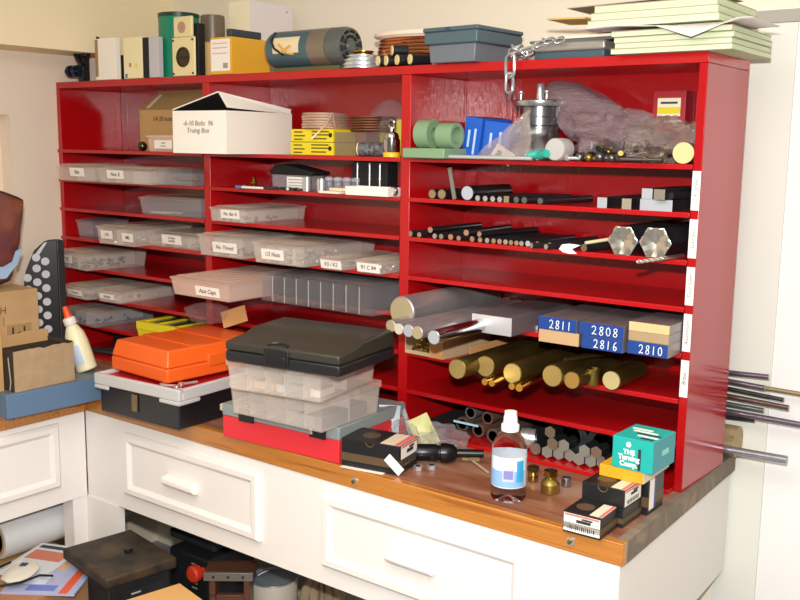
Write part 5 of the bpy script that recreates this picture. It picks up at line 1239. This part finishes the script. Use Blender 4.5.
def face_label(t, w0, w1, z0, z1, plane, off, mirror=False):
    """shipping-style label with barcode on the front (plane 'y') or right (plane 'x') face"""
    def bx(u0, u1, v0, v1, dd, m, nm, par):
        u0, u1 = (w0+(w1-w0)*u0, w0+(w1-w0)*u1); v0, v1 = (z0+(z1-z0)*v0, z0+(z1-z0)*v1)
        b = MB()
        if plane == 'y': b.box(u0, u1, -off-dd-.0004, -off-dd, v0, v1)
        else: b.box(off+dd, off+dd+.0004, u0, u1, v0, v1)
        return b.build(nm, m, par, smooth=False)
    l = bx(0, 1, 0, 1, .0002, PAPER, 'label', t)
    bx(.02, .98, .88, .98, .0007, PINKR, 'red_stripe', l); bx(.35, .75, .55, .72, .0007, INK, 'print_block', l)
    bx(.5, .8, .74, .84, .0007, INK, 'print_block', l)
    for i in range(14): bx(.12+.054*i, .12+.054*i+.014+.014*((i*5) % 3)/2, .1, .36, .0007, INK, 'barcode_bar', l)
    return l
A = gp(340, 465); B = gp(397, 475.5); Cc = gp(410, 469); az = math.atan2(B.y-A.y, B.x-A.x); w = (B-A).length
h = height(B, 447)-ZW
t = black_carton('black carton with barcode label lying beside the red and grey case', (A.x+.004, A.y+.001, ZW), w, .105, h, az)
face_label(t, .012, .100, .016, h-.002, 'x', w)
b = MB(); b.T = Matrix.Translation((w-.012, -.001, h*.36)) @ Matrix.Rotation(R(40), 4, 'Y'); b.box(-.026, .026, -.0008, 0, -.012, .012); b.build('torn_label', PAPER, t, smooth=False)
b = MB(); b.box(0, .12, 0, .02, 0, .0008); o = b.build('paper_slip', PAPER, loc=(A.x+.01, A.y-.012, ZW), rot=az, smooth=False); tag(o, 'white paper edge peeping out below the lone black carton', 'paper')
# three at the right
G3 = None
A = Vector((2.333, -.378, ZW)); h = height(Vector((2.334, -.378, ZW)), 510)-ZW
t = black_carton('black carton with barcode label facing front, nearest the counter corner', A, .085, .088, h, R(2), band=True)
face_label(t, .002, .083, .004, h-.003, 'y', 0)
A = Vector((2.340, -.287, ZW)); hq = (height(Vector((2.426, -.287, ZW)), 492)-ZW)/2
for k, lab in ((0, 'lower of two stacked black cartons right of the brass fittings'), (1, 'upper of two stacked black cartons, under the flat yellow box')):
    t = black_carton(lab, A+Vector((-.0-.012*k, .002*k, (hq+.0006)*k)), .086+.012*k, .095, hq, R(0), band=(k == 0), topl=(k == 1))
    if k == 1: face_label(t, .004, .085, .004, hq-.002, 'x', .098)
zt2 = ZW+2*hq+.0012
Az = Vector((2.345, -.186, ZW)); h3 = 2*hq+.004
t = black_carton('tall black carton with blue-edged label, behind the stacked pair', Az, .093, .085, zt2-ZW-.0006, 0, topl=False)
lb = MB().box(.0936, .0942, .006, .036, .01, .085).build('label', PAPER, t, smooth=False)
MB().box(.0943, .0948, .030, .037, .01, .085).build('blue_edge', mat('violet_blue', '4A4C98', .5), lb, smooth=False)
MB().box(.0943, .0948, .006, .036, .080, .086).build('red_edge', PINKR, lb, smooth=False)
zy = zt2+.0006
A = gp(599, 473.5, zy); B = gp(643, 484, zy)
w = (B-A).length; 
t, w, h = quadbox('yellow_carton', 'flat yellow-orange box on the black cartons, under the teal box', 'box', (599, 475), (643, 485), .15, 463.5, mat('mustard_card', 'E0A020', .5), z=zy)
MB().box(w+.0001, w+.0006, .001, .149, .001, h-.001).build('cream_side', mat('cream_side_card', 'E8DCC0', .6), t, smooth=False)
zv = zy+h+.0008
TE = mat('teal_card', '1CA8A0', .45); TE2 = mat('teal_card_side', '2C94A0', .45)
A = gp(612, 466, zv); B = gp(651, 475.5, zv)
t, w, h = quadbox('teal_box', 'teal printed box on top of the stack at the right end', 'box', (611.5, 466), (652, 475.5), .115, 435, TE, z=zv)
MB().box(w+.0001, w+.0006, .001, .114, .001, h-.001).build('side_face', TE2, t, smooth=False)
for s_, z_, q in (('THE', .56, .0145), ('Turning', .38, .0155), ('Comp.', .18, .015)): text(s_, q, t, (w*.42, -.0007, h*z_), FR, m=PAPER, bold=.0006)
b = MB(); b.ball((w*.40, -.0006, h*.80), .006, .0006, .006, 14, 8); b.build('tree_emblem', PAPER, t)
MB().box(w*.64, w*.71, -.0008, -.0001, h*.05, h*.72).build('print_column', INK, t, smooth=False)
for i, (x0, x1, y0, y1, m_) in enumerate(((.1, .6, .66, .74, PAPER), (.2, .8, .52, .60, PAPER), (.35, .95, .40, .47, INK), (.45, .95, .26, .33, PAPER), (.6, .9, .12, .2, INK))):
    MB().box(w*x0, w*x1, .115*y0, .115*y1, h+.0001, h+.0006).build('top_print', m_, t, smooth=False)
MB().box(w+.0007, w+.0011, .045, .08, h*.45, h*.62).build('side_print', mat('pale_teal', '8CD0CC', .5), t, smooth=False)
# --- water bottle
p = gp(508, 498); 
t = thing('water_bottle', 'small clear plastic water bottle with blue-white label and white cap', 'bottle', (p.x, p.y, ZW))
K_ = 1.24
def glassy(name, ior, rough=.02):
    m = bpy.data.materials.new(name); m.use_nodes = True; b = m.node_tree.nodes['Principled BSDF']
    b.inputs['Transmission Weight'].default_value = 1; b.inputs['IOR'].default_value = ior; b.inputs['Roughness'].default_value = rough; b.inputs['Base Color'].default_value = (.97, .985, 1, 1); return m
r = .0325*K_
prof = [(.012, .007), (.026, .0), (.031, .004), (.0325, .012), (.0312, .020), (.0325, .028), (.0318, .044), (.0318, .108), (.0325, .112), (.0315, .124), (.026, .142), (.018, .156), (.0135, .163), (.0135, .168)]
MB().lathe([(0, .012)]+[(a*K_, z) for a, z in prof]+[(0, .168)], 48).build('bottle_body', glassy('water_filled', 1.16), t)
LB = mat('bottle_label', 'DCE6F4', .35, col2='F6F8FC', vscale=3)
b = MB(); b.lathe([(.0322*K_, .036), (.0322*K_, .107)], 48); b.f = [f for f in b.f if len(f) == 4]; b.mi = [0]*len(b.f); l = b.build('label', LB, t)
def arcp(r_, a0, a1, z0, z1, nm, m, par, n=8):
    b = MB(); vs = []
    for z in (z0, z1):
        for i in range(n+1): a = R(a0+(a1-a0)*i/n); vs.append((r_*math.cos(a), r_*math.sin(a), z))
    b.add(vs, [(i, i+1, n+2+i, n+1+i) for i in range(n)]); return b.build(nm, m, par)
arcp(.0326*K_, -180, 0, .038, .076, 'blue_print', mat('sky_print', '8CB8E8', .4), l, 20)
arcp(.0329*K_, -80, -42, .052, .084, 'emblem_panel', mat('lavender_panel', 'C8C8EC', .4), l)
arcp(.0331*K_, -76, -46, .058, .078, 'emblem_print', mat('indigo_print', '8888C0', .4), l)
arcp(.0329*K_, -34, -8, .05, .10, 'swoosh', mat('azure_print', '3CA8DC', .4), l)
MB().lathe([(.0195, .1602), (.0205, .161), (.0205, .174), (.0190, .176), (.0165, .178), (.0155, .192), (.0140, .198), (.0140, .205), (0, .206)], 28).build('cap', mat('white_cap', 'F6F6F4', .3), t)
# --- brass fittings etc.
p = gp(550, 492)
MBT = MB().lathe([(.0, .0), (.0215, .0), (.0225, .002), (.0225, .022), (.017, .029), (.0120, .033), (.0120, .040)], 32)
t = thing('brass_fitting', 'larger brass fitting with hexagonal neck standing right of the water bottle', 'fitting', (p.x, p.y, ZW))
MBT.build('bell', mat('satin_brass', 'B09A50', .3, .9), t)
b = MB(); b.cyl((0, 0, .0403), (0, 0, .0525), .0170, n=6); b.build('hex_neck', BRASSB, t, bevel=.0008)
b = MB(); b.cyl((0, 0, .0526), (0, 0, .0535), .0105, n=20); b.build('bore', BLACKM, t)
p = gp(533, 481)
t = thing('brass_fitting', 'small brass fitting just behind the water bottle', 'fitting', (p.x, p.y, ZW))
MB().lathe([(.012, 0), (.0125, .001), (.0125, .018), (.010, .022), (.010, .026)], 24).build('bell', BRASSB, t)
b = MB(); b.cyl((0, 0, .0262), (0, 0, .037), .0145, n=6); b.build('hex_neck', mat('dark_brass_nut', '6A5A30', .35, .9), t, bevel=.0006)
b = MB(); b.lathe([(.0085, 0), (.011, .0), (.0115, .001), (.0115, .021), (.0105, .022), (.0085, .022), (.0085, 0)], 24); b.T = Matrix()
p = gp(566, 486); o = b.build('steel_sleeve', mat('sleeve_steel', 'A8A8AC', .25, .95), loc=(p.x, p.y, ZW)); tag(o, 'short steel sleeve standing right of the larger brass fitting', 'sleeve')
# --- tap holder, nuts, scriber
A = gp(411, 466); A = Vector((A.x-.012, A.y+.03, ZW+.026))
t = thing('tool_holder', 'black cylindrical tool holder lying beside the lone black carton', 'tool', A, R(36))
b = MB(); b.lathe([(0, 0), (.021, 0), (.022, .004), (.022, .052), (.019, .058), (.019, .064), (.024, .066), (.025, .080), (.022, .098), (.012, .108)], 32, axis='x'); b.build('holder_body', mat('black_oxide', '18191C', .3, .4), t)
b = MB(); b.cyl((.1083, 0, 0), (.175, 0, 0), .0105, n=24); b.build('shank', mat('black_oxide', '18191C', .3, .4), t)
for y in (-.014, .0, .014):
    b = MB(); b.cyl((-.012, y, .004), (-.0003, y, .004), .0028, n=10); b.build('pin', SHINY, t)
b = MB(); b.cyl((.045, -.0225, -.004), (.045, -.027, -.006), .006, n=14); b.build('set_screw', STEEL, t)
for px, py, lab in ((418, 470, 'left'), (431.5, 469, 'right')):
    p = gp(px, py); b = MB()
    for rr in (1,): b.cyl((0, 0, 0), (0, 0, .011), .0125, n=6)
    b.m = 1; b.cyl((0, 0, .0111), (0, 0, .0118), .0062, n=16)
    o = b.build('hex_nut', [SHINY, BLACKM], loc=(p.x, p.y, ZW), bevel=.0008); tag(o, 'shiny hex nut on the worktop before the black tool holder, %s one' % lab, 'nut')
A = gp(455, 449); B = gp(488, 474); A.z = B.z = ZW+.0042
b = MB(); b.cyl((0, 0, 0), B-A, .0036, .0028, n=10); o = b.build('scriber', mat('pale_rod', 'C4B8A4', .35, .3), loc=A); tag(o, 'thin pale rod lying on the worktop left of the water bottle', 'rod')
p = gp(470, 459); b = MB(); b.box(-.02, .025, -.012, .012, 0, .0012); o = b.build('paper_tag', mat('yellowish_tag', 'C8B470', .6), loc=(p.x, p.y, ZW), rot=.5, smooth=False); tag(o, 'small yellowish tag lying between the scriber and the shelves', 'tag')
# --- heap of bagged bits left in the bottom of the right bay
def sheetbag(label, px, py, z, w, h, rot, m, seed, name='plastic_bag', cat='bag'):
    rnd = random.Random(seed); b = MB(); n = 8; k = 6; vs = []
    for side in (-1, 1):
        for j in range(k):
            for i in range(n):
                u = i/(n-1); v = j/(k-1)
                puff = .012*math.sin(math.pi*u)*math.sin(math.pi*v)
                vs.append(((u-.5)*w, side*(puff+.0012)+.008*noise.noise(Vector((u*3, v*3, seed))), v*h))
    fs = []
    for s_ in (0, 1):
        o = s_*n*k
        for j in range(k-1):
            for i in range(n-1):
                q = (o+j*n+i, o+j*n+i+1, o+(j+1)*n+i+1, o+(j+1)*n+i); fs.append(q if s_ == 0 else q[::-1])
    b.add(vs, fs); p = gp(px, py, z); o = b.build(name, m, loc=(p.x, p.y, z), rot=rot); tag(o, label, cat); return o
o = sheetbag('white printed packet standing up behind the lone black carton', 387, 440, ZW+.002, .060, .095, (R(-8), R(6), R(50)), mat('white_packet', 'E4EAEC', .4, col2='C0CCD4', vscale=25), 3, 'paper_packet', 'packet')
b = MB(); b.cyl((0, 0, 0), (-.055, .02, .085), .0075, n=14); o = b.build('clear_tube', clear('tube_plastic', 'D8DCE0', .4, .1), loc=gp(412, 440)+Vector((0, 0, .006))); tag(o, 'narrow clear tube leaning beside the yellowish packet', 'tube')
o = sheetbag('yellowish packet leaning among the plastic bags', 430, 446, ZW+.002, .060, .085, (R(-24), R(-24), R(46)), mat('yellow_packet', 'CFCE90', .5), 8, 'paper_packet', 'packet')
FB = clear('bright_film', 'DCDCE0', .15, .05, bump=1, bscale=30, coat=1)
bag('plastic_bag', 'crumpled clear bag between the yellowish packet and the bottle', 'bag', Vector((gp(447, 442).x, gp(447, 446).y, ZW)), .075, .045, .028, 31, amp=.5, n=48, mm=26, fr=3.4, m=FB)
bag('plastic_bag', 'small crumpled clear bag tight behind the black tool holder', 'bag', Vector((gp(428, 450).x, gp(428, 450).y+.03, ZW)), .05, .035, .024, 41, amp=.5, n=44, mm=24, fr=3.4, m=FB)
bag('plastic_bag', 'clear bag heaped in front of the second divider', 'bag', Vector((gp(400, 444).x, gp(400, 444).y+.02, ZW)), .06, .04, .034, 37, amp=.5, n=44, mm=24, fr=3.2, m=FB)
b = MB(); b.box(0, .075, 0, .004, 0, .005); o = b.build('blue_strip', mat('pale_blue_strip', 'A8D0E8', .4), loc=(gp(455, 440).x, gp(455, 440).y-.01, .055), rot=(0, R(2), R(5))); tag(o, 'pale blue strip lying on the crumpled clear bag', 'strip')
z7 = .0126
for i, (px, r, yo, m_, lab) in enumerate(((462, .020, .05, 'brown_pipe', 'leftmost'), (478, .019, .03, 'rust_pipe', 'second'), (493, .020, .01, 'brown_pipe', 'third'), (470, .018, .06, 'grey_pipe', 'upper left'), (487, .018, .045, 'rust_pipe', 'upper right'))):
    up_ = i > 2
    e = Vector((at(px, 435, y=yo).x, yo, z7+r+(.036 if up_ else 0)))
    b = MB(); vs = []
    b.lathe([(r*.7, .0), (r, .0), (r, .19-yo*.1), (r*.7, .19-yo*.1), (r*.7, .0)], 24, axis='y')
    o = b.build('steel_pipe', mat(m_, {'brown_pipe': '6E5A4C', 'rust_pipe': '7A5C50', 'grey_pipe': '767474'}[m_], .45, .4), loc=e); tag(o, '%s short brown-grey pipe in the heap left of the bottle on the bottom board' % lab, 'pipe')
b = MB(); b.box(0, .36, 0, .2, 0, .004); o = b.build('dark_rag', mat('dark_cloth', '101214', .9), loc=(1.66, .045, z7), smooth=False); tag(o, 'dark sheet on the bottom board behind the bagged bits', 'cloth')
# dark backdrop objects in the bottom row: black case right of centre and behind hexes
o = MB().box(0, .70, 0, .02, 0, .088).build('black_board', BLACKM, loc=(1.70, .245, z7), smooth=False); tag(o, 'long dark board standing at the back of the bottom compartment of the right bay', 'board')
p = at(516, 430, y=.0); b = MB(); b.lathe([(.012, -.02), (.026, -.018), (.028, 0), (.026, .02), (.012, .02), (.012, -.02)], 28, axis='x'); o = b.build('steel_collar', SHINY, loc=(p.x+.02, .03, z7+.0285), rot=R(20)); tag(o, 'shiny steel collar behind the water bottle neck', 'collar')
# left bay, bottom: dark tools
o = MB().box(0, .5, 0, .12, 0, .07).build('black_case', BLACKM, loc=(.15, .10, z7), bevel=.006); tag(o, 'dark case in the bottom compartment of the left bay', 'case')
for i in range(3):
    b = MB(); b.cyl((0, 0, 0), (.16, .03, 0), .008, n=12); o = b.build('steel_punch', mat('blued_punch', '4A5058', .35, .7), loc=(.14+.03*i, .02+.026*i-.03, z7+.0085)); tag(o, 'blue-grey round tool at the left of the bottom compartment, %s' % ['front', 'middle', 'rear'][i], 'tool')
# ================================================================== under the bench
SHW = mat('lower_shelf_paint', '9A948A', .6)
o = MB().box(.0, .615, -2.0, -.415, -.540, -.508).build('lower_shelf', wood('plank', 'A88458', 'B8945F', '8E6E48', 3, (12, 1, 12), .6, 0), smooth=False); tag(o, 'brown wooden plank shelf under the left bench', 'shelf')
o = MB().box(.628, .645, -2.0, -.5, -.60, -.575).build('white_batten', WHITE, smooth=False); tag(o, 'white batten running under the plank shelf at the lower left', 'batten')
b = MB(); b.lathe([(.046, -.69), (.062, -.69), (.0645, -.685), (.0645, -.01), (.046, -.01)], 40, axis='y')
t = thing('paper_roll', 'big white roll with cream end lying on the plank under the left bench', 'roll', (.50, .12, -.508+.066))
b.build('roll', mat('roll_white', 'D8DADC', .6), t)
MB().lathe([(.045, -.6915), (.056, -.6915), (.056, -.6902), (.045, -.6902), (.045, -.6915)], 36, axis='y').build('core_ring', mat('core_tan', 'D0B48C', .7), t)
t.location = (.49, .085, -.508+.066)
b = MB(); b.cyl((0, 0, 0), (.03, .5, .055), .019, n=16); o = b.build('red_pipe', mat('orange_red_pipe', 'C04428', .45), loc=(.34, -.66, -.412)); tag(o, 'orange-red pipe slanting above the white roll under the bench', 'pipe')
o = MB().box(0, .012, -1.6, -.42, -.50, -.30).build('grey_board', mat('taupe_board', '9A9080', .8), loc=(.05, 0, 0), smooth=False); tag(o, 'greyish board against the wall behind the white roll', 'board')
# rusty-topped black machine
zs_ = -.40
P = [at(62, 548, z=zs_), at(122, 530, z=zs_), at(180, 552, z=zs_), at(108, 581, z=zs_)]
cx = sum(p.x for p in P)/4; cy = sum(p.y for p in P)/4
a = math.atan2(P[3].y-P[0].y, P[3].x-P[0].x); 
w = ((P[3]-P[0]).length+(P[2]-P[1]).length)/2; d = ((P[1]-P[0]).length+(P[2]-P[3]).length)/2
t = thing('bench_grinder_stand', 'black machine with a rusty flat top plate on the floor under the bench', 'machine', (P[0].x, P[0].y, ZF), a)
MB().box(.14, w-.01, .01, d-.02, .0, zs_-ZF-.0355).build('body', BLACKM, t, bevel=.004)
MB().box(0, w, 0, d, zs_-ZF-.035, zs_-ZF).build('top_plate', mat('rusty_top', '1E1C1C', .6, .2, col2='4E3E2A', vscale=14, detail=6), t, bevel=.008, seg=3)
b = MB(); b.box(w-.0098, w-.008, .05, d-.04, .32, .45); b.build('vent_panel', mat('vent_dark', '202226', .5), t, smooth=False)
for i in range(7): MB().box(w-.0078, w-.0068, d*.35, d*.35+.03, .34+.016*i, .345+.016*i).build('vent_mark', mat('vent_light', 'A8A8A0', .5), t, smooth=False)
b = MB(); b.cyl((w*.55, d*.6, zs_-ZF+.0002), (w*.55, d*.6, zs_-ZF+.012), .012, n=16); b.build('hub', BLACK, t)
q = at(197, 569, z=-.52)
t = thing('black_machine', 'dark boxy motor unit with a red-orange knob beside the rusty-topped machine', 'machine', (q.x-.17, q.y+.03, ZF), R(0))
MB().box(0, .19, 0, .20, 0, .41).build('housing', mat('charcoal_housing', '1C1F22', .45), t, bevel=.008)
MB().box(-.06, .16, .05, .195, .4105, .44).build('upper_housing', mat('grey_housing', '2C3136', .45), t, bevel=.008)
b = MB(); b.lathe([(0, .0), (.010, .0), (.010, .02), (.026, .022), (.028, .028), (.028, .044), (.022, .050), (0, .052)], 10, axis='x'); b.v = [(-y*.0+y, -x, z) for x, y, z in b.v]
b.build('red_knob', mat('red_orange_knob', 'D83C20', .4), t, loc=(.165, -.0005, .375))
for k in range(6): MB().box(.11, .135, -.0012, -.0002, .30+.016*k, .304+.016*k).build('vent_mark', mat('vent_light', 'A8A8A0', .5), t, smooth=False)
o = MB().box(0, .10, 0, .08, 0, .018).build('paper_pad', mat('dingy_paper', 'A8A094', .7), loc=(q.x-.20, q.y+.10, ZF+.4408), rot=R(10)); tag(o, 'dingy folded paper lying on the dark motor unit', 'paper')
b = MB(); b.lathe([(0, 0), (.022, 0), (.024, .004), (.024, .03), (.012, .036), (0, .036)], 20); o = b.build('dark_jar', mat('dark_jar_glass', '2A2620', .2), loc=(q.x-.21, q.y+.185, ZF+.4408)); tag(o, 'little dark jar at the back of the motor unit under the bench', 'jar')
# wooden stand with grey strip
p = at(204, 572, z=-.50)
t = thing('wooden_stool', 'small brown wooden stand with a grey perforated strip, under the bench', 'stand', (p.x, p.y, ZF), R(38))
WD = wood('red_brown_wood', '5A3424', '6E4430', '46281C', 4, (2, 8, 8), .5, .1)
MB().box(0, .15, 0, .09, .388, .408).build('top', WD, t, bevel=.002)
MB().box(.0, .15, -.012, -.0005, .386, .412).build('metal_strip', mat('strip_grey', '9C948C', .4, .6), t, bevel=.001)
for i in range(3): b = MB(); b.cyl((.03+.045*i, -.0122, .399), (.03+.045*i, -.0135, .399), .004, n=10); b.build('hole', BLACKM, t)
MB().box(.015, .033, .0, .09, .0, .3875).build('leg', WD, t, bevel=.002); MB().box(.12, .138, .0, .09, .0, .3875).build('leg', WD, t, bevel=.002)
MB().box(.0335, .1195, .01, .03, .31, .33).build('stretcher', WD, t, bevel=.002)
# paint can
p = at(273, 577, z=-.62)
t = thing('paint_can', 'cream-labelled paint can with silvery lid standing under the bench', 'paint can', (p.x, p.y, ZF+.0808))
o = MB().box(-.12, .12, -.1, .1, 0, .08).build('wooden_block', WD, loc=(p.x, p.y, ZF), rot=.2, bevel=.003); tag(o, 'low wooden block on the floor carrying the paint can', 'block')
hc = .21
MB().lathe([(.078, 0), (.080, .003), (.080, hc-.006), (.078, hc-.003)], 40).build('can_body', mat('cream_label', 'DCD2C0', .5), t)
MB().lathe([(.0785, hc-.0025), (.081, hc), (.079, hc+.003), (.070, hc+.001), (.066, hc-.004), (.062, hc-.002), (0, hc-.002)], 40).build('lid', mat('can_lid', 'A0AAB2', .35, .4), t)
arcp(.0806, -110, -45, .13, .145, 'red_print', mat('red_print', 'B84840', .5), t)
arcp(.0806, -120, -60, .10, .106, 'print_line', INK, t); arcp(.0806, -120, -55, .08, .086, 'print_line', INK, t)
b = MB(); b.tube([(-.04, -.03, hc+.004), (-.03, -.02, hc+.012), (-.02, .0, hc+.018)], .002, 6); b.build('drip', WHITE, t)
# canvas sack
p = at(322, 590, z=-.60)
b = MB()
def fold(d): return 1+.10*math.sin(math.atan2(d.y, d.x)*11)+.1*noise.noise(d*4)
b.ball((0, 0, 0), .085, .07, .19, 44, 16, fold); b.v = [(x, y, z+.17) for x, y, z in b.v]; b.v = [(x, y, max(0, z)) for x, y, z in b.v]
o = b.build('canvas_sack', mat('canvas', 'A08C6C', .9), loc=(p.x, p.y, ZF)); tag(o, 'folded tan canvas sack standing right of the paint can', 'sack')
# foreground: carton with magazines, sheets on the floor
t = thing('cardboard_box', 'brown carton at the bottom left corner piled with magazines', 'box', (.66, -.95, ZF), R(0))
MB().box(0, .24, 0, .40, 0, .445).build('carton', mat('brown_carton', 'A87850', .8), t, bevel=.003, smooth=False)
def mag(label, x, y, z, rz, w, h, base, prints):
    t = thing('magazine', label, 'magazine', (x, y, z), rz)
    MB().box(0, w, 0, h, 0, .007).build('pages', mat('cover_'+base, base, .35), t, smooth=False)
    for x0, x1, y0, y1, c in prints: MB().box(w*x0, w*x1, h*y0, h*y1, .0071, .0076).build('cover_print', mat('print_'+c, c, .4), t, smooth=False)
zm = ZF+.4456
mag('colourful magazine with blue-violet cover and orange stripe, under the bench', .80, -.77, zm, R(35), .21, .27, 'B0B4D8',
    ((.78, .90, .0, 1, 'E05A30'), (.05, .7, .80, .95, 'C8504A'), (.08, .6, .55, .75, 'E0A870'), (.1, .5, .2, .45, 'D8DCF0'), (.3, .7, .05, .18, '6C7CC8')))
mag('pale magazine with dark lettering beside the white batten', .69, -.72, zm+.0085, R(22), .15, .22, 'D0D4D8',
    ((.08, .8, .85, .94, '303848'), (.1, .9, .5, .78, 'C87860'), (.1, .5, .1, .4, 'E8E4DC')))
t = thing('plastic_pouch', 'white plastic pouch with blue emblem and black cord among the magazines', 'pouch', (.76, -.78, zm+.018), R(35))
b = MB(); b.ball((.06, .07, .010), .045, .075, .010, 20, 10, lambda d: 1+.15*noise.noise(d*4)); b.build('pouch', mat('pouch_white', 'D8D4C4', .35), t)
b = MB(); b.box(.05, .07, .085, .105, .0212, .0222); b.build('emblem', mat('navy_emblem', '28386C', .5), t, smooth=False)
b = MB(); b.tube([(-.0, .14, .006), (-.03, .08, .006), (-.02, .0, .006), (.03, -.03, .01), (.09, .01, .008), (.12, .06, .006), (.16, .06, .006)], .0035, 6); b.build('cord', BLACK, t)
t = thing('cardboard_box', 'light orange-tan carton corner in front of the dark machine, at the bottom frame edge', 'box', (1.158, -.429, ZF), R(-12))
MB().box(0, .22, -.22, 0, 0, .46).build('carton', mat('orange_tan_carton', 'E0AC68', .8), t, bevel=.002, smooth=False)
o = MB().box(0, .4, 0, .3, 0, .02).build('grey_sheet', mat('blue_grey_sheet', 'AEB6C4', .6), loc=(1.30, -.22, ZF+.001), rot=R(10), smooth=False); tag(o, 'blue-grey sheet on the floor in front of the paint can', 'sheet')
# ================================================================== light
def area(name, loc, tgt, sx, sy, pw, col):
    l = bpy.data.lights.new(name, 'AREA'); l.shape = 'RECTANGLE'; l.size = sx; l.size_y = sy; l.energy = pw; l.color = col
    o = bpy.data.objects.new(name, l); COL.objects.link(o); o.location = loc
    o.rotation_euler = (Vector(tgt)-Vector(loc)).to_track_quat('-Z', 'Y').to_euler(); return o
# the camera's flash, just above the lens
area('flash', C+Vector((0, -.02, .17)), Vector((1.5, .2, .45)), .06, .04, 60, (1, .97, .94))
area('ceiling_lamp', (2.2, -1.6, ZC-.02), (2.2, -1.6, 0), 1.8, 1.2, 30, (1, .93, .82))
wd = bpy.data.worlds.new('world'); SC.world = wd; wd.use_nodes = True
wd.node_tree.nodes['Background'].inputs[0].default_value = (1, .95, .9, 1); wd.node_tree.nodes['Background'].inputs[1].default_value = .2
vs = SC.view_settings; vs.view_transform = 'Standard'; vs.look = 'None'; vs.exposure = 0; vs.gamma = 1; vs.use_curve_mapping = False
